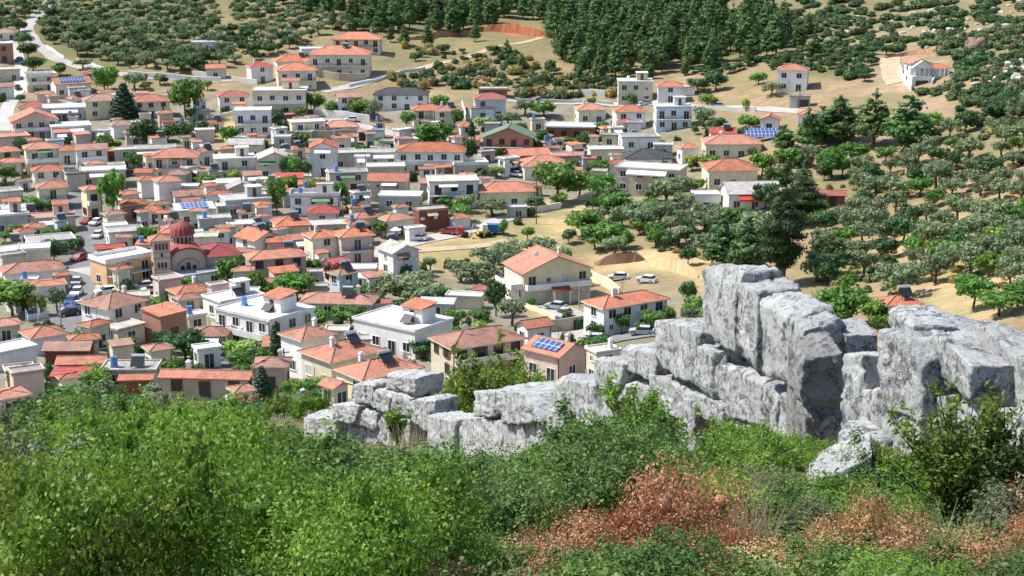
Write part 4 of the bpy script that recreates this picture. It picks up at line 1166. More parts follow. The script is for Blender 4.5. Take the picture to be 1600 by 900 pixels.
def crown_mesh(name,lobes,n,size,mat,seed,core=.74,jit=.55,shell=(.72,1.08)):
    rng=np.random.default_rng(seed)
    c=np.array([l[0] for l in lobes]); r=np.array([l[1] for l in lobes])
    p=(r[:,0]*r[:,1]*r[:,2])**(2/3); p/=p.sum()
    k=rng.choice(len(lobes),size=n,p=p)
    d=rng.normal(size=(n,3)); d/=np.linalg.norm(d,axis=1,keepdims=True)
    rad=rng.uniform(shell[0],shell[1],size=(n,1))
    P=c[k]+d*r[k]*rad
    Nn=d/np.maximum(r[k],.01)*r[k].mean(axis=1,keepdims=True)+rng.normal(size=(n,3))*jit
    S=size*rng.uniform(.6,1.35,size=n)
    V,Q=leafquads(P,Nn,S,rng)
    iv,iF=ico()
    Vs=[V];Qs=[Q];off=len(V)
    for (cc,rr) in lobes:
        w=1+.18*np.array([noise.noise(Vector(x*2.1+np.array(cc))) for x in iv])
        vv=np.array(cc)+iv*np.array(rr)*core*w[:,None]
        Vs.append(vv); Qs.append(np.concatenate([iF,iF[:,2:3]],1)+off); off+=len(vv)
    V=np.concatenate(Vs); Q=np.concatenate(Qs)
    quads=Q[Q[:,2]!=Q[:,3]]; tris=Q[Q[:,2]==Q[:,3]][:,:3]
    me=bpy.data.meshes.new(name)
    me.vertices.add(len(V)); me.vertices.foreach_set('co',V.astype(np.float32).ravel())
    L=np.concatenate([quads.ravel(),tris.ravel()]).astype(np.int32)
    me.loops.add(len(L)); me.loops.foreach_set('vertex_index',L)
    tot=np.concatenate([np.full(len(quads),4),np.full(len(tris),3)]).astype(np.int32); st=np.concatenate([[0],np.cumsum(tot)[:-1]]).astype(np.int32)
    me.polygons.add(len(tot)); me.polygons.foreach_set('loop_start',st); me.polygons.foreach_set('loop_total',tot)
    me.materials.append(mat); me.update(calc_edges=True)
    return me
def trunk_mesh(name,h,r,seed,limbs=4,spread=1.2,mat=None):
    g=random.Random(seed); m=MB()
    a=(g.uniform(-.1,.1)*h,g.uniform(-.1,.1)*h,h*.6)
    m.tube([(0,0,-.8),(0,0,.1),a],[r*1.3,r,r*.7],7)
    for i in range(limbs):
        t=2*math.pi*(i+g.random())/limbs
        m.tube([a,(a[0]+spread*.5*math.cos(t),a[1]+spread*.5*math.sin(t),h*.9),(spread*math.cos(t),spread*math.sin(t),h*1.35)],[r*.6,r*.4,r*.15],5)
    return m.mesh(name,mat or BARK)
BARK=simple('bark',(.13,.095,.07),.95,.3,3)
LM={'B':leafmat('leaf_bright',(.056,.121,.021),(.111,.231,.036),(.231,.373,.070)),
 'D':leafmat('leaf_dark',(.030,.069,.025),(.060,.125,.036),(.125,.212,.065)),
 'O':leafmat('leaf_olive',(.095,.135,.060),(.185,.245,.118),(.31,.385,.20),hue=.015),
 'P':leafmat('needle_pine',(.036,.077,.025),(.085,.157,.044),(.202,.293,.091),scale=.6),
 'K2':leafmat('needle_tall_pine',(.022,.050,.016),(.055,.105,.03),(.12,.19,.06)),
 'K':leafmat('needle_blue',(.025,.056,.036),(.048,.096,.056),(.091,.151,.091)),
 'C':leafmat('needle_cypress',(.025,.060,.025),(.048,.101,.036),(.091,.161,.056)),
 'L':leafmat('leaf_lime',(.161,.242,.036),(.322,.443,.081),(.504,.624,.142)),
 'S':leafmat('leaf_scrub',(.056,.085,.036),(.111,.157,.060),(.212,.252,.111)),
 'M':leafmat('leaf_plum',(.101,.025,.025),(.202,.040,.036),(.322,.081,.060)),
 'Y':leafmat('leaf_dry',(.202,.181,.060),(.343,.282,.101),(.524,.424,.181))}
def lobes_round(g,R,h0,flat=.85,n=7,spread=.62):
    out=[((0,0,h0+R*.9),(R*.72,R*.72,R*.72*flat))]
    for i in range(n):
        t=2*math.pi*(i+g.random()*.7)/n; e=g.uniform(-.35,.75); rr=R*g.uniform(.34,.52)
        out.append(((R*spread*math.cos(t)*math.cos(e),R*spread*math.sin(t)*math.cos(e),h0+R*.85+R*spread*math.sin(e)),(rr,rr,rr*flat)))
    return out
VAR={}
# every variant: (crown mesh, trunk mesh, natural height, natural width)
def make_variants():
    for k,n,sz,R,h0,flat in (('B',900,.30,2.3,1.0,.95),('D',900,.30,2.3,.8,.9),('O',700,.27,2.0,1.0,.8),('L',700,.28,2.0,.8,1.0),('M',600,.3,2.0,.9,.95)):
        VAR[k]=[]
        for s in range(10 if k in 'BDO' else 3):
            g=random.Random(hash((k.encode()[0],s))%9999)
            lb=lobes_round(g,R,h0,flat*g.uniform(.85,1.15),g.choice((5,6,7,8,9)),g.uniform(.62,.98) if k=='O' else g.uniform(.58,.88))
            VAR[k].append((crown_mesh('crown',lb,n,sz*.9,LM[k],s+50*ord(k),core=.52 if k=='O' else .64,shell=(.6,1.2)),trunk_mesh('trunk',h0+R*.7,.17 if k!='O' else .24,s,4,R*.5),h0+R*1.9*flat,2*R*1.1))
    VAR['P']=[]
    for s in range(7):
        g=random.Random(900+s); H=10.0; lb=[]
        z=1.6+g.random()
        while z<H-.4:
            q=(z-1.2)/(H-1.2); Rr=(2.7*(1-q**1.6)**.8*min(1,.55+q*2)+.3)*g.uniform(.8,1.15)
            nb=max(2,int(5.5*(1-q*.8)+1))
            t0=g.random()*6
            for i in range(nb):
                t=t0+2*math.pi*i/nb+g.uniform(-.4,.4); rr=Rr*g.uniform(.36,.55)
                lb.append(((Rr*.58*math.cos(t),Rr*.58*math.sin(t),z+g.uniform(-.3,.5)),(rr*1.15,rr*1.15,rr*.72)))
            z+=g.uniform(.75,1.15)
        lb.append(((0,0,H-.5),(.35,.35,.8)))
        m=MB(); m.tube([(0,0,-1),(g.uniform(-.2,.2),0,H*.5),(0,0,H*.93)],[.26,.17,.05],7)
        VAR['P'].append((crown_mesh('crown',lb,1300,.30,LM['P'],s+7000,core=.68,jit=.6,shell=(.6,1.25)),m.mesh('trunk',BARK),H,5.2))
    VAR['G']=[]
    for s in range(2):
        g=random.Random(70+s); H=17.0; lb=[]; z=3.2
        while z<H-.8:
            q=(z-2)/(H-2); Rr=(3.7*(1-q**1.35)**.9*min(1,.5+q*1.8)+.4)*g.uniform(.65,1.15); nb=max(3,int(7*(1-q*.7)))
            t0=g.random()*6
            for i in range(nb):
                t=t0+2*math.pi*i/nb+g.uniform(-.5,.5); rr=Rr*g.uniform(.28,.44); f=g.uniform(.35,.8)
                lb.append(((Rr*f*math.cos(t),Rr*f*math.sin(t),z+g.uniform(-.5,.6)),(rr*1.3,rr*1.3,rr*.6)))
            z+=g.uniform(.8,1.2)
        lb.append(((0,0,H-.7),(.5,.5,.9)))
        m=MB(); m.tube([(0,0,-1),(.25,0,H*.4),(0,.1,H*.93)],[.42,.28,.07],8)
        VAR['G'].append((crown_mesh('crown',lb,14000,.17,LM['K2'],s+8100,core=.72,jit=.7,shell=(.6,1.3)),m.mesh('trunk',BARK),H,7.4))
    VAR['K']=[]
    g=random.Random(5); H=9; lb=[]
    for i in range(12):
        q=i/12; Rr=2.4*(1-q)**.8+.2
        for j in range(5):
            t=j*1.256+i*.7; lb.append(((Rr*.55*math.cos(t),Rr*.55*math.sin(t),.9+q*(H-1.4)),(Rr*.55,Rr*.55,.55)))
    m=MB(); m.tube([(0,0,-1),(0,0,H*.9)],[.28,.05],7)
    VAR['K']=[(crown_mesh('crown',lb,1400,.26,LM['K'],77),m.mesh('trunk',BARK),H,4.6)]
    VAR['C']=[]
    for s in range(2):
        g=random.Random(31+s); H=8; lb=[((g.uniform(-.08,.08),g.uniform(-.08,.08),.6+i*.62),(max(.18,.62*math.sin(math.pi*min(1,(i+1.6)/13.5))**.7),)*2+(.6,)) for i in range(12)]
        m=MB(); m.tube([(0,0,-1),(0,0,6)],[.15,.04],6)
        VAR['C'].append((crown_mesh('crown',lb,800,.18,LM['C'],s+123),m.mesh('trunk',BARK),H,1.5))
    for k,mk in (('S','S'),('T','D'),('Y','Y')):
        VAR[k]=[]
        for s in range(5):
            g=random.Random(400+s+ord(k)); R=1.3
            lb=[((g.uniform(-.8,.8),g.uniform(-.6,.6),g.uniform(.25,.6)),(g.uniform(.5,.9),g.uniform(.5,.9),g.uniform(.4,.7))) for _ in range(6)]
            m=MB()
            for i in range(4):
                t=i*1.6+g.random(); m.tube([(0,0,-.3),(.3*math.cos(t),.3*math.sin(t),.4)],[.05,.03],5)
            VAR[k].append((crown_mesh('crown',lb,420,.19,LM[mk],s+300+ord(k)),m.mesh('stem',BARK),1.25,3.0))
make_variants()
NAMES={'G':('pine_tree','pine'),'B':('leafy_tree','tree'),'D':('dark_tree','tree'),'O':('olive_tree','olive tree'),'P':('pine_tree','pine'),'K':('conifer','conifer'),'C':('cypress','cypress'),'L':('lime_green_tree','tree'),
 'S':('shrub','shrub'),'T':('dark_shrub','shrub'),'M':('plum_tree','tree'),'Y':('dry_shrub','shrub')}
DESC={'G':'towering broad green pine','B':'bright green leafy tree','D':'dark green tree','O':'grey-green olive tree','P':'green pine','K':'dark blue-green conifer','C':'slim dark cypress','L':'lime-green tree','S':'grey-green shrub','T':'dark green bush','M':'purple-leaved plum tree','Y':'dry yellowish shrub'}
GROUPN={'G':'tall pines beside the wall','B':'leafy trees between the houses','D':'dark trees between the houses','O':'olive trees around the village','P':'pines around the village','K':'conifers in the village','C':'cypresses in the village','L':'lime-green trees in the village','S':'shrubs around the village','T':'dark bushes in the village','M':'plum trees','Y':'dry shrubs'}
TREES=[]
def plant(k,P,h,w,label,group,split=True,sink=0.0):
    v=rnd.choice(VAR[k]); cm,tm,H,Wd=v
    sz=h/H; sx=w/Wd; sx=min(max(sx,sz*.55),sz*1.8)
    rz=rnd.uniform(0,6.28)
    nm,cat=NAMES[k]
    r=empty(nm,(P[0],P[1],P[2]-sink),rz); tag(r,label,cat,group)
    meshobj('trunk' if k not in 'STY' else 'stem',tm,r).scale=(sx,sx,sz)
    meshobj('crown' if k not in 'STY' else 'foliage',cm,r).scale=(sx,sx,sz)
    TREES.append((P[0],P[1],w/2))
    return r
def inside_house(x,y,mg=.8):
    for h in HOUSES:
        if abs(h['X']-x)+abs(h['Yc']-y)>40: continue
        a=-h['root'].rotation_euler.z; dx,dy=x-h['X'],y-h['Yc']
        lx,ly=dx*math.cos(a)-dy*math.sin(a),dx*math.sin(a)+dy*math.cos(a)
        if abs(lx)<h['W']/2+mg and abs(ly)<h['D']/2+mg: return True
    return False
def T(px,py,wpx,hpx,k,label=None):
    P=hit(px,py); 
    for _ in range(12):
        if not inside_house(P.x,P.y,.6): break
        P.y-=1.2; P.x=aof(px,py)*P.y; P.z=ground(P.x,P.y)
    h=hpx*P.y/F/.97; w=wpx*P.y/F*1.12
    size='small ' if h<3.2 else ('tall ' if h>7.5 else '')
    plant(k,P,h,w,label or rel_label(size+DESC[k],px,py),GROUPN[k])
TR='''37,72,28,22,D;44,92,32,26,D;52,112,32,22,D;30,50,24,20,D;95,118,18,20,D;130,108,26,16,O;165,148,40,45,B;210,140,30,26,O;250,132,18,16,O;195,190,42,64,K;290,184,50,66,B;299,182,18,18,B;283,112,34,26,D;256,190,7,24,C
225,222,44,42,D;243,224,30,24,D;283,222,30,32,D;310,214,30,28,D;165,240,30,34,B;183,236,18,18,B;110,226,20,20,D;125,224,26,14,O;85,193,26,14,B;45,184,24,14,B;10,286,32,28,B;210,260,26,26,B;178,344,36,80,B;45,332,50,28,B;10,328,14,18,D;78,334,22,22,B;32,240,22,28,D;305,302,20,18,D
108,372,20,24,B;85,412,34,42,D;120,396,26,26,D;228,390,24,38,B;8,378,22,16,B;20,494,70,60,B;58,494,30,40,L;90,488,30,38,O;198,464,24,26,D;40,480,30,34,B;8,462,24,30,L
430,202,30,32,D;446,208,24,22,D;455,266,34,40,B;475,282,28,34,D;360,228,30,36,B;340,252,20,20,B;470,214,28,18,D;530,207,18,14,B;490,176,40,32,B;520,180,24,24,B;562,182,46,30,B;585,188,20,26,O;637,204,24,32,B;433,334,24,60,B;450,304,40,30,B;492,302,36,28,B;532,326,22,44,B;550,330,28,26,D;395,292,18,16,B;565,242,22,18,B;597,238,22,16,B
680,226,62,40,B;690,172,28,26,B;715,194,20,30,B;665,218,28,24,B;737,228,14,40,C;732,262,16,50,D;765,206,46,22,O;795,196,30,20,O;850,182,50,26,B;820,180,30,22,O;845,226,26,26,B;900,228,40,14,B;925,228,40,14,B;880,226,30,14,B;870,314,70,62,B;905,308,50,46,B;940,312,44,40,B;770,337,60,26,O;725,332,30,28,O;940,208,26,20,B;925,168,14,16,B
402,350,24,24,D;335,364,22,20,B;360,446,42,46,B;402,466,28,46,B;462,474,68,52,B;523,446,32,36,M;490,430,26,28,B;540,448,24,18,O;578,432,26,20,B;455,400,30,14,B;610,348,18,14,O;632,474,70,46,O;600,474,40,32,O;655,460,40,34,O
787,368,18,26,B;825,376,24,24,B;672,424,24,24,O;770,424,60,34,O;803,408,56,30,O;850,398,40,28,O;875,408,34,22,O;745,454,66,44,O;775,494,36,62,D;660,484,46,36,O;692,474,30,30,B;800,508,42,42,O;830,482,16,20,B;720,440,40,34,O
1098,198,40,30,O;1120,204,30,20,D;1170,204,40,26,B;1165,174,12,22,L;1103,232,10,32,C;1080,268,22,28,L;1110,270,30,30,B;1055,314,50,38,O;1085,300,34,22,B;1040,324,50,44,O;1070,334,30,30,O;1015,330,30,24,B
497,522,48,46,B;432,556,22,72,C;405,574,36,36,B;375,578,50,34,B;410,626,36,62,K;385,646,38,42,Y;660,552,40,30,D;748,502,30,20,B;290,564,70,46,D;265,552,40,34,D;195,566,40,28,D;300,594,50,26,D;125,562,24,16,D;40,606,60,48,B;150,614,50,42,B;95,626,60,28,O;240,622,40,24,O;325,612,30,20,B;550,575,30,18,B;600,560,30,16,D
972,508,24,36,B;1020,514,40,32,B;1000,520,20,18,B;1075,474,30,36,D;1085,504,42,46,B;1045,505,24,30,B;1288,502,56,58,B;1330,508,70,70,B;1366,512,48,52,B;1310,512,60,50,B;1520,484,60,62,B;1560,494,80,44,B;1590,480,50,40,B;1380,505,60,30,B
1222,446,74,196,G;1256,352,62,104,G;1130,424,60,84,P;1168,428,56,90,P;1180,390,60,60,O;1310,224,60,74,P;1365,228,54,84,P;1420,234,70,84,P;1285,222,50,56,P;1262,236,40,64,P;1450,208,40,32,B;1300,278,60,50,B;1335,262,50,44,B;1245,262,40,34,B;1225,235,40,40,P;1215,300,40,44,D;1290,410,60,40,D;1275,440,50,44,O
985,154,18,20,B;1090,145,30,24,D;1118,142,34,30,D;1185,132,30,20,B;1205,150,26,20,O;1105,168,44,22,B;1230,250,40,30,B;1190,275,40,40,B;1195,320,40,40,D;960,340,60,44,B;940,390,60,44,B;910,370,50,44,B;1000,360,50,36,O;1030,350,40,30,O;960,400,40,30,O;1025,385,36,30,B;1060,385,40,30,O;1100,400,40,36,O;1075,415,26,34,D;1110,370,50,40,O;1140,360,50,40,B'''
for t in TR.replace('\n',';').split(';'):
    a=t.split(','); T(*[float(q) for q in a[:4]],a[4])
# -------- scattering on the hills
def inpoly(x,y,pl):
    c=False; n=len(pl); j=n-1
    for i in range(n):
        xi,yi=pl[i]; xj,yj=pl[j]
        if (yi>y)!=(yj>y) and x<(xj-xi)*(y-yi)/(yj-yi)+xi: c=not c
        j=i
    return c
def scatter(pl,sp,n,sq=.6,seed=1,keep=None):
    g=random.Random(seed); pts=[]
    x0,x1=min(p[0] for p in pl),max(p[0] for p in pl); y0,y1=min(p[1] for p in pl),max(p[1] for p in pl)
    grid={}
    for _ in range(n*30):
        x,y=g.uniform(x0,x1),g.uniform(y0,y1)
        if not inpoly(x,y,pl): continue
        if keep and not keep(x,y): continue
        k=(int(x/sp),int(y/sq/sp)); ok=True
        for dx in (-1,0,1):
            for dy in (-1,0,1):
                for q in grid.get((k[0]+dx,k[1]+dy),()):
                    if (q[0]-x)**2+((q[1]-y)/sq)**2<sp*sp: ok=False
        if not ok: continue
        grid.setdefault(k,[]).append((x,y)); pts.append((x,y))
        if len(pts)>=n: break
    return pts
def free(px,py,rad=1.0):
    P=hit(px,py)
    return P,not inside_house(P.x,P.y,rad)
ROADS=[[(85,-4),(55,28),(40,46),(52,68),(80,86),(130,106),(180,117),(260,122),(345,126)],[(14,62),(24,80),(34,105),(30,135),(14,165)],[(668,104),(740,86),(782,72),(850,58)],[(505,144),(560,132),(612,116),(668,104)],[(790,156),(960,163),(1180,170),(1290,178)]]
def onroad(px,py,d=9):
    for pl in ROADS:
        for (ax,ay),(bx,by) in zip(pl[:-1],pl[1:]):
            ux,uy=bx-ax,(by-ay)*1.6; t=max(0,min(1,((px-ax)*ux+((py-ay)*1.6)*uy)/(ux*ux+uy*uy+1e-6)))
            if math.hypot(px-ax-t*ux,(py-ay)*1.6-t*uy)<d: return True
    return False
# pixel regions list where nothing grows
BARE=[(815,46,48,12),(700,66,90,10),(1430,115,70,30),(1430,100,60,20),(1030,425,90,30),(760,380,120,30),(880,345,50,20),(1185,130,60,22)]
def bare(px,py): return any(((px-a)/c)**2+((py-b)/d)**2<1 for a,b,c,d in BARE)
def clear_houses(px,py):
    # keep the line of sight to buildings free: a crown just in front of one would hide it
    return not any(h['x0']-4<px<h['x1']+4 and h['yb']-4<py<h['yb']+16 for h in HOUSES)
def sow(pl,sp,n,kinds,hr,wr,label,group,sq=.6,seed=1,keep=None):
    c=0
    for px,py in scatter(pl,sp,n,sq,seed,keep):
        if onroad(px,py) or bare(px,py): continue
        P,ok=free(px,py)
        if not ok: continue
        k=rnd.choice(kinds); h=rnd.uniform(*hr); plant(k,P,h,h*rnd.uniform(*wr),label[k] if isinstance(label,dict) else label,group[k] if isinstance(group,dict) else group); c+=1
    return c
cnt=[]
PINE=[(650,64),(600,52),(530,40),(440,16),(420,-40),(1010,-40),(1015,12),(1080,34),(1160,40),(1240,62),(1235,84),(1150,100),(1050,112),(960,124),(890,116),(866,74),(846,36),(800,30),(752,44),(745,58),(700,62)]
cnt.append(sow(PINE,14.0,320,['P'],(9.0,15.0),(.42,.56),'green pine in the dense wood on the far slope','pine wood on the far slope',.55,3))
for px,py in [(610,66),(632,72),(668,74),(905,128),(935,132),(978,130),(1015,124),(1070,118),(1108,108),(1168,104),(1248,74),(1262,58),(1180,34),(1120,24),(1060,14),(1225,44),(878,92),(742,66),(550,50),(520,46),(590,58),(1272,88),(792,92),(815,110)]:
    P,ok=free(px,py)
    if ok:
        h=rnd.uniform(5.5,11); plant('P',P,h,h*rnd.uniform(.45,.6),'single green pine standing at the edge of the far pine wood','pines at the edge of the far wood')
OLV=[(92,-30),(480,-30),(500,10),(640,42),(600,50),(520,48),(480,66),(420,88),(385,98),(300,112),(200,106),(130,92),(70,62),(60,40)]
def mass(name,mesh,items,label,cat,wk):
    """many far plants that read as one growth"""
    gv=np.zeros(len(mesh.vertices)*3,dtype=np.float32); mesh.vertices.foreach_get('co',gv); gv=gv.reshape(-1,3)
    gq=[tuple(f.vertices) for f in mesh.polygons]
    H=float(gv[:,2].max()); W_=float(gv[:,0].max()-gv[:,0].min())
    VV=[];QQ=[];off=0
    for P,h,w_ in items:
        a=rnd.uniform(0,6.28); s_=h/H; x_=w_/W_
        c_,n_=math.cos(a)*x_,math.sin(a)*x_
        VV.append(np.stack([gv[:,0]*c_-gv[:,1]*n_+P[0],gv[:,0]*n_+gv[:,1]*c_+P[1],gv[:,2]*s_+P[2]],1)); QQ+=[tuple(i+off for i in q_) for q_ in gq]; off+=len(gv)
    me=bpy.data.meshes.new(name); me.from_pydata(np.concatenate(VV).tolist(),[],QQ); me.materials.append(mesh.materials[0]); me.update()
    tag(meshobj(name,me),label,cat,None,'stuff')
def olkeep(x,y): return not (x>330 and noise.noise(Vector((x*.03,y*.06,6)))>.12)
op=sorted(scatter(OLV,12.6,420,.62,4,olkeep),key=lambda q:-q[1]); far={'O':[],'D':[]}; num={'O':0,'D':0}
for px,py in op:
    if onroad(px,py) or bare(px,py): continue
    P,ok=free(px,py)
    if not ok: continue
    k='O' if rnd.random()<.62 else 'D'; h=rnd.uniform(3.2,5.2); w_=h*rnd.uniform(1.1,1.4)
    if num[k]>=80: far[k].append((P,h,w_)); continue
    num[k]+=1
    plant(k,P,h,w_,{'O':'grey-green olive tree on the upper left hillside','D':'dark green tree among olives on the upper left hillside'}[k],{'O':'olives on the upper left hillside','D':'dark trees on the upper left hillside'}[k])
mass('olive_grove',crown_mesh('crown',lobes_round(random.Random(8),2.0,1.0,.8,8,.75),420,.32,LM['O'],4242,core=.55),far['O'],'far olive grove covering the top of the upper left hillside','olive grove',1)
mass('far_woodland',crown_mesh('crown',lobes_round(random.Random(9),2.2,.8,.9,8,.7),420,.34,LM['D'],4243,core=.6),far['D'],'far dark green trees mixed into the top of the olive hillside','woodland',1)
TL=[(-20,-30),(90,-30),(50,26),(34,44),(-20,56)]
cnt.append(sow(TL,11,80,['D','O','S'],(2.8,4.2),(1.0,1.4),{'D':'dark green tree on the top left corner slope','O':'olive tree on the top left corner slope','S':'grey shrub on the top left corner slope'},{'D':'dark trees in the top left corner','O':'olives in the top left corner','S':'shrubs in the top left corner'},.6,5))
RS=[(1240,250),(1330,262),(1420,235),(1480,200),(1520,205),(1600,170),(1640,170),(1640,500),(1560,450),(1470,440),(1400,470),(1290,450),(1262,400),(1275,330),(1250,300)]
def rkeep(x,y):
    return noise.noise(Vector((x*.012,y*.02,4)))>-.28 and not (1250<x<1340 and 290<y<335)
cnt.append(sow(RS,26.5,165,['O','O','O','O','B','D'],(3.4,5.4),(1.0,1.4),{'O':'grey-green olive tree on the dry right-hand slope','B':'bright green tree among the olives of the right-hand slope','D':'dark green tree among the olives of the right-hand slope'},{'O':'olives on the dry right slope','B':'green trees on the dry right slope','D':'dark trees on the dry right slope'},.62,6,rkeep))
MID=[(880,330),(960,318),(1010,335),(1080,330),(1130,340),(1180,350),(1200,400),(1120,440),(1060,410),(1000,400),(960,398),(900,390),(870,370)]
cnt.append(sow(MID,24,60,['O','O','B','D'],(3.0,4.6),(1.0,1.3),{'O':'olive tree on the bank left of the tallest pine','B':'bright green tree on the bank left of the tallest pine','D':'dark green tree on the bank left of the tallest pine'},{'O':'olives left of the tall pine','B':'green trees left of the tall pine','D':'dark trees left of the tall pine'},.62,7))
SCR=[(1010,-30),(1640,-30),(1640,150),(1560,180),(1480,150),(1440,150),(1400,90),(1250,80),(1230,55),(1090,30),(1015,10)]
far={'S':[],'T':[]}; num={'S':0,'T':0}
for px,py in sorted(scatter(SCR,11.5,460,.55,8,lambda x,y: noise.noise(Vector((x*.02,y*.05,2)))>-.2),key=lambda q:-q[1]):
    if onroad(px,py) or bare(px,py): continue
    P,ok=free(px,py)
    if not ok: continue
    k=rnd.choice('ST'); h=rnd.uniform(1.3,3.0); w_=h*rnd.uniform(2.0,3.2)
    if num[k]>=(95 if k=='S' else 70): far[k].append((P,h,w_)); continue
    num[k]+=1
    plant(k,P,h,w_,{'S':'grey-green shrub on the rocky upper right hillside','T':'dark green bush on the rocky upper right hillside'}[k],{'S':'shrubs on the rocky upper right hillside','T':'dark bushes on the rocky upper right hillside'}[k])
mass('scrubland',VAR['S'][1][0],far['S'],'grey-green scrub spreading over the top of the rocky right hillside','scrub',1)
mass('dark_scrubland',VAR['T'][2][0],far['T'],'dark green scrub spreading over the top of the rocky right hillside','scrub',1)
THK=[(1080,112),(1240,84),(1300,76),(1390,84),(1380,110),(1400,130),(1330,128),(1300,112),(1200,116),(1120,130)]
cnt.append(sow(THK,12,110,['T','D','T'],(1.8,3.2),(1.5,2.0),{'T':'dark green bush in the thicket below the pine wood','D':'dark green tree in the thicket below the pine wood'},{'T':'bushes in the thicket below the pines','D':'trees in the thicket below the pines'},.55,9))
MS=[(620,70),(700,84),(780,72),(870,115),(960,128),(980,150),(880,155),(800,152),(740,140),(640,140),(600,120),(660,106)]
cnt.append(sow(MS,13,170,['T','S','D','Y'],(1.4,3.6),(1.5,2.2),{'T':'dark bush on the scrubby slope above the upper road','S':'grey shrub on the scrubby slope above the upper road','D':'dark tree on the scrubby slope above the upper road','Y':'dry yellowish shrub on the scrubby slope above the upper road'},{'T':'bushes above the upper road','S':'shrubs above the upper road','D':'trees above the upper road','Y':'dry shrubs above the upper road'},.55,10))
RR=[(1470,130),(1600,90),(1640,90),(1640,210),(1560,200),(1500,190)]
cnt.append(sow(RR,19,60,['T','S','D'],(1.4,2.8),(1.5,2.0),{'T':'dark bush around the pale outcrop at the right edge','S':'grey shrub around the pale outcrop at the right edge','D':'dark tree around the pale outcrop at the right edge'},{'T':'bushes around the outcrop','S':'shrubs around the outcrop','D':'trees around the outcrop'},.6,12))
# low greenery in the gaps of the village
for pl,n,sd,wh,kk in ((RS,230,31,'on the dry right-hand slope',['Y','S','Y']),(OLV,130,32,'between the olives of the upper left hillside',['Y','S','T']),(MID,40,33,'on the bank left of the tallest pine',['Y','S'])):
    cnt.append(sow(pl,12,n,kk,(.7,1.5),(1.6,2.8),{'Y':'low dry yellowish shrub '+wh,'S':'low grey-green shrub '+wh,'T':'low dark green bush '+wh},{'Y':'dry shrubs '+wh,'S':'shrubs '+wh,'T':'bushes '+wh},.6,sd))
VG=[(0,140),(130,110),(330,130),(400,180),(480,160),(640,180),(800,165),(960,210),(1100,180),(1200,210),(1180,300),(1000,320),(900,420),(960,500),(1000,540),(850,600),(640,600),(520,640),(300,600),(0,640)]
c=0
for px,py in scatter(VG,14,420,.7,21):
    if onroad(px,py) or bare(px,py): continue
    if 100<px<165 and 300<py<530: continue
    P,ok=free(px,py,.9)
    if not ok: continue
    if any(inpoly(px,py,[(p[0]-9,p[1]),(p[0],p[1]-7),(p[0]+9,p[1]),(p[0],p[1]+7)]) for p in [(140,330),(150,350),(130,400),(120,440),(112,480),(95,510),(720,362),(660,374),(600,390),(780,345),(890,490)]): continue
    k=rnd.choice('TTBSBDL' if rnd.random()<.4 else 'TTBSBD'); h=rnd.uniform(1.3,3.0) if k in 'TS' else rnd.uniform(2.4,4.6)
    plant(k,P,h,h*rnd.uniform(1.0,1.5),rel_label('small '+DESC[k],px,py),GROUPN[k]); c+=1
cnt.append(c)
print('TREES',cnt,len(TREES))
# -------- pale rocks on the hillside
ROCK=simple('pale_rock',(.47,.45,.42),.9,.35,.8,.15,bmp=.8)
def rockmesh(name,s,seed,mat,sub=3,amp=.35,sq=(1,1,1)):
    bm=bmesh.new(); bmesh.ops.create_icosphere(bm,subdivisions=sub,radius=1)
    off=Vector((seed*3.1,seed*1.7,seed))
    for v in bm.verts:
        d=v.co.normalized(); q=max(abs(d.x),abs(d.y),abs(d.z)); r=.55+.45/q*.8
        n=noise.noise(d*1.3+off)*amp+noise.noise(d*3.3+off)*amp*.5+noise.noise(d*8+off)*amp*.2
        v.co=Vector((d.x*sq[0],d.y*sq[1],d.z*sq[2]))*s*(r*.75+n)
    me=bpy.data.meshes.new(name); bm.to_mesh(me); bm.free(); me.materials.append(mat); return me
RM=[rockmesh('rock',1,s,ROCK,2,.4,(1.2,.9,.7)) for s in range(5)]
RK=scatter([(1015,0),(1130,20),(1330,10),(1600,0),(1600,60),(1450,75),(1380,60),(1250,60),(1090,30)],15,110,.6,14,lambda x,y: noise.noise(Vector((x*.015,y*.04,7)))>0)
for px,py in RK:
    P=hit(px,py); o=meshobj('rock',rnd.choice(RM),None,(P.x,P.y,P.z+.1),rnd.uniform(0,6)); s=rnd.uniform(.7,1.7); o.scale=(s,s,s*.8)
    tag(o,'pale grey rock among shrubs on the upper right hillside','rock','rocks on the upper right hillside')
for px,py in scatter([(1515,128),(1560,108),(1600,95),(1640,95),(1640,120),(1580,128),(1530,140)],11,45,.6,15):
    P=hit(px,py); o=meshobj('rock',rnd.choice(RM),None,(P.x,P.y,P.z+.3),rnd.uniform(0,6)); s=rnd.uniform(1.0,2.3); o.scale=(s,s,s)
    tag(o,'pale rock of the outcrop at the right edge above the olives','rock','rocks of the pale outcrop')
P=hit(1525,80); o=meshobj('boulder',rockmesh('boulder',3.4,21,simple('brown_rock',(.24,.17,.13),.9,.3,.6),3,.3,(1.3,1,1.1)),None,(P.x,P.y,P.z+1.2)); tag(o,'big brown rounded rock on the slope above the lone white villa','rock')
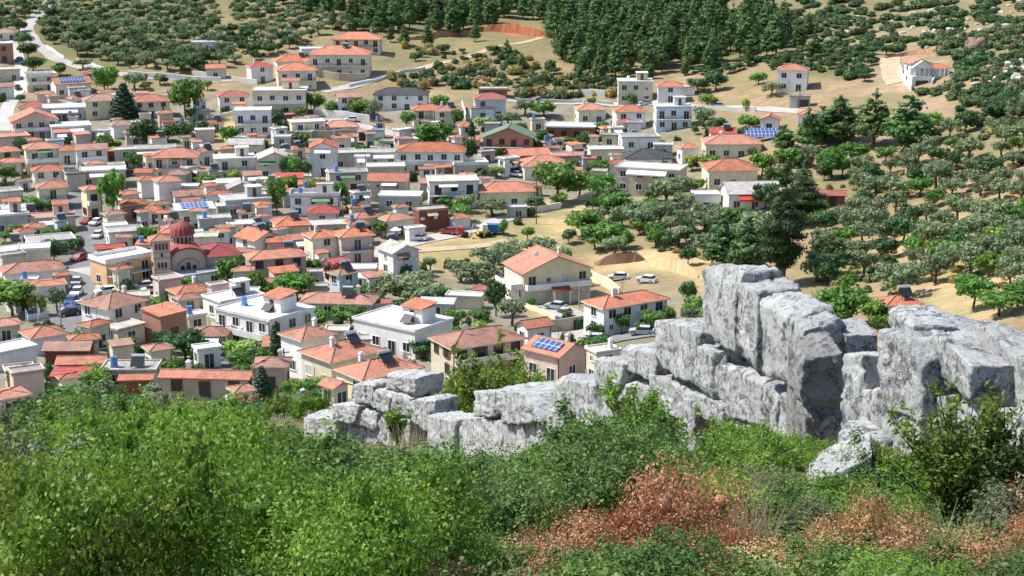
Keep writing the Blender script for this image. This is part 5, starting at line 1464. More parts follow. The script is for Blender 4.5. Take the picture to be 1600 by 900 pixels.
# ------------------------------------------------------------------ the ancient wall
def stonemat(name,base,ochre):
    m,nt,b=nodes_of(name)
    b.inputs['Roughness'].default_value=.92; b.inputs['Specular IOR Level'].default_value=.15
    f1=noise_n(nt,1.3,6,.7); f2=noise_n(nt,6,7,.75,stretch=(1,1,.7)); f3=noise_n(nt,21,5,.8,stretch=(1,1,.75)); f4=noise_n(nt,2.6,5,.7)
    c=ramp(nt,f1,[(.3,mix2(base,.72)),(.55,base),(.75,mix2(base,1.2))])
    c=mixc(nt,ramp(nt,f4,[(.56,0.0),(.74,.45)]),c,ochre)
    c=mixc(nt,ramp(nt,f2,[(.53,0.0),(.60,.88)]),c,(.105,.105,.11))
    c=mixc(nt,ramp(nt,f3,[(.545,0.0),(.64,.7)]),c,(.16,.155,.15))
    f7=noise_n(nt,1.5,7,.6)
    c=mixc(nt,ramp(nt,f7,[(.482,0.0),(.497,.85),(.512,0.0)]),c,(.07,.07,.07))
    nt.links.new(c,b.inputs['Base Color'])
    mx=nt.nodes.new('ShaderNodeMath'); mx.operation='ADD'; nt.links.new(f2,mx.inputs[0]); nt.links.new(f3,mx.inputs[1])
    bump(nt,b,mx.outputs[0],.9,.06)
    return m
STONE=stonemat('weathered_limestone',(.515,.52,.515),(.46,.38,.28)); STONE_SHADE=stonemat('shade_darkened_limestone',(.31,.305,.295),(.24,.19,.14)); STONE2=stonemat('ochre_limestone',(.55,.49,.38),(.50,.38,.24))  # second: dark copy whose colour holds the shade and lichen of camera-facing faces
def plane2(px1,Y1,px2,Y2):
    x1,x2=aof(px1,600)*Y1,aof(px2,600)*Y2
    d=Vector((x2-x1,Y2-Y1,0)).normalized(); n=Vector((d.y,-d.x,0))
    if n.x<0: n=-n
    return n,n.x*x1+n.y*Y1
def onplane(pl,px,py,off=0):
    n,c=pl; a=aof(px,py); Y=(c+off)/(n.x*a+n.y); return Vector((a*Y,Y,slope(py)*Y))
UC={}
def unit_cube(cuts):
    if cuts not in UC:
        bm=bmesh.new(); bmesh.ops.create_cube(bm,size=2); bmesh.ops.subdivide_edges(bm,edges=bm.edges[:],cuts=cuts,use_grid_fill=True)
        UC[cuts]=([v.co.copy() for v in bm.verts],[tuple(v.index for v in f.verts) for f in bm.faces]); bm.free()
    return UC[cuts]
SEED=[0]
def block(root,pl,quad,th,off=0.0,mat=None,rough=1.0,name='stone_block',rad=.055,tilt=0.0,backdrop=0.0):
    SEED[0]+=1; sd=SEED[0]
    n=pl[0]
    Fp=[onplane(pl,px,py,off) for px,py in quad]   # TL TR BR BL
    for i in (2,3):
        gz=ground(Fp[i].x,Fp[i].y)
        if -.1<Fp[i].z-gz<.33: Fp[i].z=gz-.15
    nin=n.copy()
    g=random.Random(sd)
    Bp=[p+nin*th*g.uniform(.9,1.1)+Vector((0,0,-backdrop if i<2 else 0)) for i,p in enumerate(Fp)]
    size=min((Fp[0]-Fp[1]).length,(Fp[0]-Fp[3]).length,th)
    vs,fs=unit_cube(21)
    out=[]
    o=root.location
    off3=Vector((sd*5.13,sd*2.7,sd*1.9))
    chips=[]
    for _ in range(6):
        d=Vector([g.choice((-1,1)) for _ in range(3)])
        if g.random()<.6: d[g.randrange(3)]=0
        sup=sum(abs(t) for t in d)/d.length; d=Vector([t+g.uniform(-.25,.25) for t in d]).normalized()
        chips.append((d,sup*g.uniform(.80,.96)))
    chips.append((Vector((g.uniform(-.2,.2),g.uniform(-.3,.1),1)).normalized(),g.uniform(.92,1.0)))
    for v in vs:
        c=Vector(v); 
        inn=Vector([max(-1+rad,min(1-rad,t)) for t in c]); d=c-inn
        if d.length>1e-6: c=inn+d.normalized()*rad*min(1,max(abs(t) for t in d)/rad if False else 1) if d.length>rad else c
        for d_,h_ in chips:
            ex=c.dot(d_)-h_
            if ex>0: c=c-d_*ex
        u,w,t=(c.x+1)/2,(c.z+1)/2,(c.y+1)/2
        def bil(q): return (q[3]*(1-u)+q[2]*u)*(1-w)+(q[0]*(1-u)+q[1]*u)*w
        p=bil(Fp)*(1-t)+bil(Bp)*t
        q=p+off3
        dirn=(c.x*(Fp[1]-Fp[0]).normalized()+c.z*Vector((0,0,1))+c.y*nin)
        if dirn.length>0: dirn.normalize()
        a=noise.noise(q*1.3)*.035+noise.noise(q*4.0)*.030+noise.noise(q*10)*.026+noise.noise(q*24)*.016
        a*=rough*min(1.0,size/.6)
        # chipped crack lines
        cr=abs(noise.noise(q*2.2+Vector((9,9,9)))); a-=max(0,.06-cr)*.7*min(1,size/.6)
        out.append(p+dirn*a-o)
    me=bpy.data.meshes.new(name); me.from_pydata([tuple(x) for x in out],[],fs); me.materials.append(mat or STONE)
    me.polygons.foreach_set('use_smooth',[True]*len(fs)); me.update()
    return meshobj(name,me,root)
def section(px,py,Y,label,name='ancient_wall'):
    r=empty(name,pt(px,py,Y)); return tag(r,label,'ruined wall')
A_=plane2(1310,17.0,850,30.0)
S1=section(1100,700,19,'tallest stretch of ruined grey block wall with sharp upper corner')
for quad,th,off in [
 ([(1098,406),(1150,426),(1147,555),(1097,516)],.62,0),
 ([(1147,428),(1184,454),(1181,577),(1149,556)],.60,.03),
 ([(1183,458),(1238,486),(1232,607),(1184,578)],.58,-.05),
 ([(1236,484),(1256,502),(1249,634),(1231,604)],.6,-.02),
 ([(1112,562),(1189,592),(1188,668),(1128,652)],.9,0),
 ([(1188,592),(1214,606),(1212,690),(1187,676)],.9,.03),
 ([(1212,604),(1268,632),(1268,708),(1211,694)],.9,.02),
 ([(1086,530),(1119,548),(1114,628),(1085,608)],.85,.0),
 ([(1078,606),(1130,628),(1128,668),(1080,646)],.8,.02),
 ([(1126,650),(1168,664),(1168,700),(1126,684)],.8,.0),
 ([(1166,662),(1212,688),(1212,722),(1164,704)],.8,-.05)]:
    block(S1,A_,quad,th,off,STONE2 if quad[0][1]>640 else STONE)
G_=(Vector((-.05,.998,0)).normalized(),0)
def front(px,py,Y):
    n=G_[0]; p=pt(px,py,Y); return (n,n.x*p.x+n.y*p.y)
block(S1,front(1280,590,16.9),[(1254,552),(1317,546),(1313,640),(1250,636)],.75,0,STONE_SHADE,rough=1.3)
block(S1,front(1285,670,17.3),[(1258,634),(1312,636),(1308,706),(1258,706)],1.0,0,STONE_SHADE,rough=1.3)
block(S1,front(1340,540,18.0),[(1318,522),(1372,520),(1372,560),(1318,560)],.8,0,rough=1.3)
S2=section(960,660,24,'middle stretch of ruined block wall stepping down to the left')
for quad,th,off in [
 ([(1022,500),(1092,504),(1086,606),(1024,570)],1.0,0),
 ([(970,537),(1026,545),(1024,600),(972,575)],1.0,.05),
 ([(1012,578),(1082,614),(1072,660),(1010,640)],.9,.0),
 ([(922,557),(974,560),(968,616),(930,606)],.95,-.03),
 ([(962,586),(1016,604),(1012,668),(956,660)],.9,.03),
 ([(864,584),(902,588),(899,646),(862,640)],.9,.05),
 ([(895,586),(934,602),(934,668),(892,662)],.9,-.05),
 ([(930,612),(966,624),(962,690),(926,690)],.9,0),
 ([(850,636),(880,640),(880,680),(848,676)],.8,.1),
 ([(1060,618),(1086,628),(1084,690),(1056,680)],.8,.0)]:
    block(S2,A_,quad,th,off)
B_=plane2(680,42.0,480,50.0)
S3=section(590,680,45,'far left stretch of ruined wall with squared courses')
for quad,th,off in [
 ([(546,597),(586,598),(580,634),(545,626)],.8,0),([(596,583),(651,588),(649,619),(596,612)],.9,.1),([(520,629),(562,634),(553,663),(518,656)],.8,-.1),
 ([(578,606),(611,612),(606,646),(576,636)],.8,0),([(608,612),(642,620),(640,652),(605,646)],.8,.05),([(640,620),(672,626),(676,680),(639,654)],.9,-.1),
 ([(554,639),(589,645),(588,676),(552,668)],.8,0),([(588,644),(608,648),(606,690),(587,686)],.8,.05),([(606,650),(640,656),(640,694),(604,690)],.8,.0),([(474,645),(524,652),(524,684),(474,676)],.8,.1),
 ([(545,660),(600,672),(600,700),(540,694)],.8,.2)]:
    block(S3,B_,quad,th,off,rough=1.4)
C_=plane2(670,41.0,850,31.0)
S4=section(760,690,37,'low broken stretch of ruined wall between the far courses and the middle')
for quad,th,off in [
 ([(668,646),(712,654),(708,696),(664,690)],1.0,0),([(706,660),(740,652),(738,700),(704,700)],1.0,.1),([(722,648),(784,650),(784,706),(720,700)],1.1,.05),
 ([(741,612),(776,613),(776,652),(740,650)],1.2,.0),([(774,604),(818,612),(842,660),(778,664)],1.3,-.1),([(776,655),(846,652),(850,700),(780,712)],1.1,.05),([(800,600),(836,612),(848,640),(812,632)],1.0,.8)]:
    block(S4,C_,quad,th,off,rough=1.5)
D_=plane2(1316,16.2,1600,13.2)
S5=section(1400,680,15,'broad right end of ruined wall with flat tumbled top slabs')
for quad,th,off,bd in [
 ([(1316,552),(1346,556),(1348,640),(1318,640)],.5,.0,0),([(1318,606),(1376,608),(1378,690),(1314,690)],.7,.0,0),
 ([(1371,516),(1440,536),(1438,660),(1376,640)],.7,-.05,0),([(1376,630),(1440,640),(1440,700),(1374,694)],.9,.0,0),
 ([(1438,600),(1482,606),(1484,705),(1436,700)],.9,.1,0),([(1490,610),(1540,615),(1546,712),(1490,706)],.8,.15,0),([(1556,640),(1620,640),(1626,720),(1556,716)],.8,.15,0)]:
    block(S5,D_,quad,th,off,rough=1.25)
for quad,Y,th in [([(1426,508),(1500,510),(1502,566),(1430,566)],15.6,.9),([(1505,522),(1602,536),(1602,580),(1505,574)],15.9,1.0),([(1470,550),(1546,556),(1546,612),(1474,606)],14.6,.8),([(1516,568),(1612,572),(1616,650),(1514,640)],13.9,1.1),([(1600,560),(1690,570),(1690,700),(1606,690)],13.6,1.2)]:
    block(S5,front((quad[0][0]+quad[1][0])/2,quad[2][1],Y),quad,th,0,STONE_SHADE if quad[0][0]==1470 else None,rough=1.5)
E_=(Vector((.25,.97,0)).normalized(),0); 
def loose(quad,Y,th,label,nrm=(.3,.95),mat=None,rough=1.2):
    n=Vector((nrm[0],nrm[1],0)).normalized(); p=pt((quad[0][0]+quad[2][0])/2,(quad[0][1]+quad[2][1])/2,Y)
    r=empty('fallen_block',p); tag(r,label,'stone block'); pl=(n,n.dot(Vector((p.x,p.y,0))))
    b=block(r,pl,quad,th,0,mat,rough,name='stone')
loose([(1308,684),(1408,678),(1414,728),(1304,726)],15.2,.7,'square fallen block lying in front of the right wall end')
loose([(1262,748),(1362,706),(1372,732),(1258,776)],13.6,.6,'slanting pale slab fallen below the gap in the wall',(.2,.98))
loose([(1258,640),(1322,636),(1318,700),(1256,704)],17.3,.6,'dark recessed stone in the shaded gap between wall ends')
loose([(405,674),(420,672),(418,694),(404,694)],46,.5,'small upright white stone standing in the green scrub')
loose([(846,642),(866,640),(868,668),(846,668)],33,.6,'small ochre stone in the notch of the wall',(.3,.95),STONE2)

# ------------------------------------------------------------------ scrub in front
FL={'G':leafmat('scrub_green',(.060,.130,.012),(.160,.280,.030),(.32,.46,.07),trans=.38,randv=.22,hue=.010,scale=1.6),
 'H':leafmat('scrub_yellow_green',(.08,.14,.018),(.165,.255,.035),(.28,.37,.075),trans=.38,randv=.18,scale=1.6),
 'N':leafmat('scrub_dark',(.042,.086,.016),(.098,.185,.034),(.19,.305,.06),trans=.3,randv=.22,hue=.010,scale=1.6),
 'E':leafmat('scrub_grey_green',(.08,.105,.045),(.15,.18,.08),(.25,.28,.14),trans=.3,randv=.2,scale=1.6),
 'R':leafmat('dead_russet',(.19,.080,.036),(.40,.195,.095),(.61,.38,.215),trans=.3,randv=.14,hue=.012,scale=4),
 'A':leafmat('dead_straw',(.42,.29,.13),(.60,.45,.23),(.74,.62,.38),trans=.3,randv=.08,hue=.01,scale=3.0),
 'U':leafmat('dead_red',(.20,.060,.03),(.40,.150,.075),(.58,.30,.16),trans=.3,randv=.1,hue=.01,scale=4)}
TWIG=simple('twig_grey',(.34,.30,.26),.9,.3,6); TWIGM=simple('twig_brown',(.20,.16,.13),.9,.3,6); TWIGD=simple('twig_dark',(.07,.05,.04),.9,.3,6)
def scrub_mesh(name,R,H,n,s,mat,seed,nl=11,core=.62,asp=.42):
    g=random.Random(seed); lb=[]
    for i in range(nl):
        t=g.uniform(0,6.28); q=math.sqrt(g.random())*R*.7; rr=R*g.uniform(.24,.42)
        z=H*(.30+.52*g.random()*(1-.5*(q/R)**2))
        lb.append(((q*math.cos(t),q*math.sin(t),z),(rr,rr,rr*g.uniform(.75,1.25)*H/R*.8)))
    if core>.26:
        for i in range(10):
            b_=lb[g.randrange(nl)]; t=g.uniform(0,6.28); L_=R*g.uniform(.09,.20)
            lb.append(((b_[0][0]+b_[1][0]*.7*math.cos(t),b_[0][1]+b_[1][0]*.7*math.sin(t),b_[0][2]+b_[1][2]*.75+L_*.6),(R*.10,R*.10,L_)))
    return crown_mesh(name,lb,n,s,mat,seed,core=core,jit=.75,shell=(.55,1.3))
def stems_mesh(R,H,seed,mat,n=9):
    g=random.Random(seed); m=MB()
    for i in range(n):
        t=g.uniform(0,6.28); q=R*g.uniform(.3,.8); z=H*g.uniform(.5,.9)
        b1,b2=g.uniform(-.5,.5),g.uniform(-.4,.4); m.tube([(0,0,-.2),(q*.35*math.cos(t+b1),q*.35*math.sin(t+b1),z*.4),(q*.7*math.cos(t+b2),q*.7*math.sin(t+b2),z*.78),(q*math.cos(t+.2),q*math.sin(t+.2),z)],[.011*R+.003,.008*R+.002,.005*R+.001,.002],4)
    return m.mesh('stems',mat)
ZON=[('near',.72,.80,13000,.0150),('mid',1.0,1.0,12000,.0225),('far',1.7,1.6,8000,.041),('edge',2.6,2.5,6500,.065)]
SV={}
for zi,(zn,R,H,n,s) in enumerate(ZON):
    for k in FL:
        if k in 'AU' and zi>0: continue
        if k=='R' and zi>1: continue
        SV[(zi,k)]=[(scrub_mesh('foliage',R,H,n if k in 'GHNE' else int(n*.7),s,FL[k],zi*100+ord(k)*7+v,core=(.3,.34,.45,.5)[zi] if k in 'GHNE' else .25),stems_mesh(R,H,zi*100+v+ord(k),TWIGD) if k in 'GHNE' else stems_mesh(R*1.1,H*1.1,zi*100+v+ord(k),TWIGM,15)) for v in range(3 if zi<2 else 4)]
LIM=[(-300,655),(0,650),(50,618),(110,598),(170,618),(260,622),(340,630),(400,640),(455,655),(500,676),(560,690),(640,698),(690,698),(760,712),(800,705),(840,676),(880,640),(930,660),(985,625),(1040,650),(1090,672),(1150,692),(1200,712),(1250,742),(1300,752),(1340,752),(1400,738),(1440,685),(1520,660),(1600,655),(1900,650)]
def lim(px): return np.interp(px,[a for a,_ in LIM],[b for _,b in LIM])+(14*noise.noise(Vector((px*.028,3,1)))+9*noise.noise(Vector((px*.075,8,1))) +12 if px<480 else 14)
SN={'R':('dead_shrub','dry russet shrub among green ones at the front edge of the scrub','dry russet shrubs of the slope in front'),
 'G':('green_shrub','bright green leafy shrub in the dense scrub below the ruined wall','bright green shrubs of the slope in front'),
 'H':('yellow_green_shrub','yellowish green shrub in the dense scrub of the slope in front','yellowish green shrubs of the slope in front'),
 'N':('dark_green_shrub','dark green shrub in the dense scrub of the slope in front','dark green shrubs of the slope in front'),
 'E':('grey_green_shrub','dull grey-green shrub in the scrub of the slope in front','grey-green shrubs of the slope in front')}
def shrub(zi,k,x,y,sx,sz,name,label,group,cat='shrub'):
    v=rnd.choice(SV[(zi,k)])
    r=empty(name,(x,y,ground(x,y)-.05),rnd.uniform(0,6.28)); tag(r,label,cat,group)
    o=meshobj('foliage',v[0],r); o.scale=(sx,sx,sz); o=meshobj('stems',v[1],r); o.scale=(sx,sx,sz)
    return r
def walldist(x,y,px):
    best=99
    for pl,p0,p1 in ((A_,850,1330),(B_,470,690),(C_,665,855),(D_,1300,2200)):
        if p0<=px<=p1:
            dd=pl[1]-(pl[0].x*x+pl[0].y*y); best=min(best,dd)
    return best
def choose(px,py,Y):
    nz=noise.noise(Vector((px*.008,Y*.15,1)))
    r=rnd.random()
    if Y>50: return 'H' if (px>110 and px<340 and r<.7) else ('G' if r<.55 else ('N' if r<.85 else 'E'))
    if Y>26: return 'N' if (40<px<200 and r<.6) else ('H' if r<.22 and px<420 else ('G' if r<.85 else 'E'))
    if px<120 and Y<14: return 'E' if r<.35 else ('G' if r<.85 else 'H')
    if 620<px<950 and Y<20: return 'E' if r<.25 else ('N' if r<.6 else 'G')
    if px>1200 and Y<11.5 and r<.5: return 'R'
    if 640<px<1000 and Y<11 and r<.22: return 'R'
    if px>1150 and Y<12: return 'N' if r<.45 else ('E' if r<.65 else 'G')
    return 'G' if r<.66+nz*.4 else ('N' if r<.93 else 'H')
DEAD=[(1040,905,230),(900,880,170),(830,905,150),(750,905,140),(1360,900,190),(1290,880,140),(1590,880,140),(1480,915,150)]
def fill(zi,Y0,Y1,sp,pxmin,pxmax):
    g=random.Random(50+zi); pts=[]; Y=Y0
    while Y<Y1:
        wspan=(pxmax-pxmin)/F*Y; n=max(1,int(wspan/sp))
        for i in range(n+1):
            px=pxmin+(pxmax-pxmin)*(i+g.uniform(-.45,.45)+.5*(int(Y/sp)%2))/max(1,n)
            y=Y+g.uniform(-.4,.4)*sp; pts.append((px,y))
        Y+=sp*.86
    c=0
    for px,y in pts:
        x=(px-800)/F*y; z=ground(x,y); P=proj((x,y,z))
        wd=walldist(x,y,P[0])
        R,H=ZON[zi][1],ZON[zi][2]
        sx=rnd.uniform(.8,1.25); sz=sx*rnd.choice((.6,.85,1.0,1.15,1.4))
        if wd<R*.42: continue
        if wd<2.5 and zi<2: sz*=.6
        # the crown may not rise above the line where the photograph shows open view or wall
        L=max(lim(P[0]-R*.6*F/y*sx*.7),lim(P[0]),lim(P[0]+R*.6*F/y*sx*.7))+rnd.uniform(-6,10)
        top=P[1]-H*sz*F/y*.97
        if top<L:
            s2=(P[1]-L)*y/F/.97/H
            if s2<.22: continue
            sz=s2; sx=min(sx,max(.55,sz*1.5))
        if any(abs(P[0]-a)<w and y<9.9 for a,b,w in DEAD): continue
        k=choose(P[0],P[1],y)
        nm,lb,gp=SN[k]
        if y<13: lb=lb.replace('in the dense scrub below the ruined wall','at the front edge of the scrub').replace('in the dense scrub of the slope in front','at the front edge of the scrub').replace('in the scrub of the slope in front','at the front edge of the scrub')
        elif y>45: lb=lb.replace('below the ruined wall','at the far rim above the roofs').replace('of the slope in front','at the far rim above the roofs')
        shrub(zi,k,x,y,sx,sz,nm,lb,gp+(' at the near edge' if y<13 else (' at the far rim' if y>45 else '')))
        c+=1
    return c
cs=[fill(0,7.2,12.5,.92,-60,1680),fill(1,12.5,26,1.35,-80,1700),fill(2,26,50,2.5,-80,1000),fill(3,50,96,3.9,-100,720)]
print('SCRUB',cs)
# dead bushes, each with its own look
for px,py,w,hh,k,lab in [
 (1040,905,230,165,'R','largest dead russet bush with pointed top at the bottom edge'),(1110,915,150,100,'U','reddish dead bush right of the pointed russet one'),(965,915,150,125,'U','dead reddish bush left of the pointed russet one'),
 (890,890,150,110,'R','dead brown bush in the scrub left of the reddish ones'),(830,915,110,85,'R','low dead brown bush beside the straw-coloured one'),(755,925,150,95,'A','straw-coloured dead bush at the bottom edge'),
 (1365,905,170,125,'R','wide dead orange-brown bush below the slanting pale slab'),(1300,890,120,80,'R','low dead brown bush with pale twigs below the slanting slab'),(1395,930,130,90,'U','red-brown dead bush at the bottom right'),
 (1595,895,120,110,'R','dead orange-brown bush cut by the right edge'),(1490,935,130,75,'A','pale yellow dry bush at the bottom right'),(1158,830,60,90,'R','small upright dead bush behind the pale stalks'),
 (700,890,110,90,'R','dead brown bush at the left end of the dry patch'),(940,850,110,90,'R','dead brown bush rising behind the reddish ones'),
 (880,815,90,60,'R','small dead bush amid the green scrub under the wall'),(1545,930,80,60,'A','small straw tuft bush near the right corner')]:
    P=hit(px,py,5.0); y=P.y; R,H=ZON[0][1],ZON[0][2]
    shrub(0,k,P.x,y,w*y/F/2/R/.95*1.2,hh*y/F/.97/H*1.2,'dead_bush',lab,None,'dead bush')

g=random.Random(91)
for px in list(range(690,1150,46))+list(range(1215,1660,48)):
    Y=g.uniform(7.6,9.4); k=g.choice('RRURNGA' if not(690<px<820 or 1430<px<1550) else 'RANG'); x=(px+g.uniform(-18,18)-800)/F*Y
    s_=g.uniform(.45,.8)
    shrub(0,k,x,Y,s_*1.1,s_*g.uniform(.45,.8),{'N':'dark_green_shrub','G':'green_shrub','E':'grey_green_shrub'}.get(k,'dead_bush'),{'R':'low dead russet bush in the front row along the bottom edge','U':'low dead reddish bush in the front row along the bottom edge','A':'low straw-coloured bush in the front row along the bottom edge','N':'dark green shrub among dead bushes in the bottom row','G':'bright green shrub among dead bushes in the bottom row','E':'grey-green shrub among dead bushes in the bottom row'}[k],{'R':'dead russet bushes in the front row','U':'dead reddish bushes in the front row','A':'straw-coloured bushes in the front row','N':'dark shrubs in the bottom row','G':'green shrubs in the bottom row','E':'grey-green shrubs in the bottom row'}[k],'shrub' if k in 'NGE' else 'dead bush')
# leaf litter and low growth that nobody could count
def litter(name,n,mat,size,seed,f,lift=(.0,.12)):
    rng=np.random.default_rng(seed); P=[]
    while len(P)<n:
        y=math.exp(rng.uniform(math.log(6.0),math.log(34))); px=rng.uniform(-80,1700); x=(px-800)/F*y
        if walldist(x,y,px)<.15 or not f(px,y,rng): continue
        P.append((x,y,ground(x,y)+rng.uniform(*lift)*(1+y*.05)))
    P=np.array(P); Nn=np.array([0,0,1.0])+rng.normal(size=(n,3))*.8
    S=size*rng.uniform(.6,1.4,size=n)*(1+P[:,1]*.045)
    V_,Q_=leafquads(P,Nn,S,rng,.45)
    o=meshobj(name,np_mesh(name,V_,Q_,[mat])); tag(o,'low leafy ground cover and litter under the scrub' if 'cover' in name else 'dry fallen leaves under the scrub','ground cover',None,'stuff')
litter('ground_cover',60000,FL['N'],.013,1,lambda px,y,r: True,(0,.22))
litter('fallen_leaves',6000,FL['R'],.012,2,lambda px,y,r: y<16,(0,.10))
# dry grass: blades in tufts, one object
def dry_grass(name,spots,mat,seed,label,hr=(.25,.6)):
    g=random.Random(seed); V_=[];Q_=[]
    for px,py,rad,n in spots:
        P=hit(px,py,5.0)
        for i in range(n):
            t=g.uniform(0,6.28); q=rad*math.sqrt(g.random()); x,y=P.x+q*math.cos(t),P.y+q*math.sin(t)
            h=g.uniform(*hr)*(1+P.y*.045); w=.003*(1+P.y*.05); ln=g.uniform(-.35,.35)*h; l2=g.uniform(-.2,.2)*h; a=g.uniform(-.6,.6)
            z=ground(x,y); ux,uy=math.cos(a)*w,math.sin(a)*w
            b=len(V_)
            V_+= [(x-ux,y-uy,z),(x+ux,y+uy,z),(x+ln*.4+ux*.8,y+l2*.4+uy*.8,z+h*.6),(x+ln*.4-ux*.8,y+l2*.4-uy*.8,z+h*.6),(x+ln+ux*.25,y+l2,z+h),(x+ln-ux*.25,y+l2,z+h*.99)]
            Q_+= [(b,b+1,b+2,b+3),(b+3,b+2,b+4,b+5)]
    o=meshobj(name,np_mesh(name,V_,Q_,[mat])); tag(o,label,'grass',None,'stuff')
STRAW=leafmat('straw',(.40,.33,.18),(.56,.48,.28),(.68,.62,.42),trans=.3,randv=.05,scale=4)
sp=[(20,915,.5,70),(60,900,.35,30),(440,900,.35,60),(470,890,.3,30),(520,915,.3,30),(330,925,.4,25),(640,760,.4,70),(650,800,.4,40),(700,880,.3,25),(1172,905,.13,60),(1182,880,.12,50),(1170,850,.12,40),(990,780,.3,20),(960,790,.3,20),(1470,930,.3,40),(570,850,.4,20),(250,900,.5,30),(150,800,.5,20),(1430,900,.25,15),(720,820,.4,20),(560,920,.3,30),(640,720,.5,60)]
dry_grass('dry_grass',sp,STRAW,5,'pale dry grass stalks standing in the scrub',(.18,.42))
# bare fallen branches
def branch(pts,r,label,mat=TWIG):
    P=[hit(px,py,5.0) for px,py,_ in pts]; Y=sum(p.y for p in P)/len(P)
    Q=[pt(px,py,Y-.2-.1*i) for i,(px,py,_) in enumerate(pts)]
    m=MB(); m.tube([q-Q[0] for q in Q],[r*(1-.6*i/(len(Q)-1)) for i in range(len(Q))],6)
    g=random.Random(int(pts[0][0]))
    for i in range(1,len(Q)):
        for _ in range(2):
            d=Vector((g.uniform(-.3,.3),g.uniform(-.2,.2),g.uniform(-.05,.25))); m.tube([Q[i]-Q[0],Q[i]-Q[0]+d*.6,Q[i]-Q[0]+d+Vector((0,0,.05))],[r*.4,r*.3,r*.12],5)
    o=m.build('bare_branch',mat,None,Q[0]); tag(o,label,'branch')
branch([(1240,782,0),(1290,792,0),(1340,835,0)],.013,'bare pale branch lying across the russet bush below the slab')
branch([(1522,845,0),(1560,818,0),(1610,770,0)],.014,'long bare grey branch slanting up at the right edge')
branch([(1246,836,0),(1270,855,0),(1288,880,0)],.009,'short bent bare twig over the dark scrub at lower right')
branch([(470,735,0),(500,760,0),(505,800,0)],.010,'thin grey twig sticking out of the green scrub left of the straw')
branch([(1080,800,0),(1060,850,0),(1075,895,0)],.008,'thin bare twig across the pointed russet bush')
# the airy shrub standing before the right wall end, twigs tipped red
def airy(px,py,Y,spread,h,nb,label,lm,tm,seed,nleaf=26,ls=.028,name='airy_shrub',tips=True,cat='shrub'):
    g=random.Random(seed); B=pt(px,py,Y); B.z=ground(B.x,B.y)-.05
    r=empty(name,B); tag(r,label,cat)
    m=MB(); LC=[];TC=[]
    for i in range(nb):
        t=g.uniform(0,6.28); q=spread*g.uniform(.25,1); z=h*g.uniform(.55,1.0)*(1-.25*q/spread)
        e=Vector((q*math.cos(t),q*math.sin(t)*.7,z)); mid=Vector((e.x*.35,e.y*.35,z*.55))
        m.tube([(0,0,0),mid,e],[.016,.010,.003],5)
        for k in range(5):
            s=mid+(e-mid)*g.uniform(0,1); d=Vector((g.uniform(-1,1),g.uniform(-1,1),g.uniform(-.2,1))).normalized()*g.uniform(.12,.35)*spread*.6
            m.tube([s,s+d],[.006,.002],4)
            for _ in range(nleaf//5): LC.append(s+d*g.uniform(.2,1.15)+Vector((g.gauss(0,.035),g.gauss(0,.035),g.gauss(0,.035))))
        for _ in range(2): TC.append(e+Vector((g.gauss(0,.04),g.gauss(0,.04),g.gauss(0,.04))))
    m.build('stems',TWIGD,r)
    rng=np.random.default_rng(seed)
    def lv(nm,C,mt):
        C=np.array([c[:] for c in C]); N=rng.normal(size=C.shape)+np.array([0,0,.6]); V_,Q_=leafquads(C,N,ls*rng.uniform(.6,1.3,size=len(C)),rng,.42); meshobj(nm,np_mesh(nm,V_,Q_,[mt]),r)
    lv('foliage',LC,lm)
    if tips: lv('young_leaves',TC,tm)
REDTIP=leafmat('young_red',(.22,.05,.03),(.36,.10,.07),(.45,.2,.13),trans=.3)
airy(1500,770,12.2,.72,1.42,52,'airy dark-stemmed shrub with scattered leaves before the right wall end',FL['G'],REDTIP,3,80,tips=False)
airy(1572,760,12.0,.62,1.25,46,'dense dark shrub at the right edge beside the airy one',FL['N'],REDTIP,4,110,tips=False)
airy(622,735,40,.55,1.5,16,'slender leafy sapling in front of the far wall courses',FL['G'],REDTIP,5,110,.05,'sapling',False,'tree')
airy(985,720,21,.55,1.6,16,'upright leafy sprig in front of the middle wall stretch',FL['G'],REDTIP,6,120,.034,'sapling',False,'tree')
airy(1000,730,19,.8,1.1,26,'bushy green shrub below the middle wall stretch',FL['G'],REDTIP,7,140,.034,'airy_shrub',False)
# growth behind the low wall: a tall wispy tree and bushes at its foot
airy(757,690,50,1.7,4.1,34,'tall wispy yellow-green tree rising behind the broken wall',FL['H'],FL['R'],8,150,.06,'wispy_tree',True,'tree')
for px,top,w,k,lab in [(700,585,1.6,'G','dark green bush left of the wispy tree behind the wall'),(745,570,1.9,'H','yellow-green bush at the foot of the wispy tree'),(800,575,1.9,'G','green bush right of the wispy tree behind the wall'),(850,590,1.4,'G','small green bush in the notch between wispy tree and pink house'),(690,620,1.4,'E','dull grey bush behind the low broken wall'),(655,610,1.3,'G','green bush right of the far wall courses'),(870,625,1.2,'H','yellowish bush in the notch left of the middle wall')]:
    y=52.0 if px<860 else 40.0; x=(px-800)/F*y; z=ground(x,y); P=proj((x,y,z)); hh=(P[1]-top)*y/F/.97
    shrub(2,k,x,y,w/1.7,hh/1.6,'bush',lab,None)

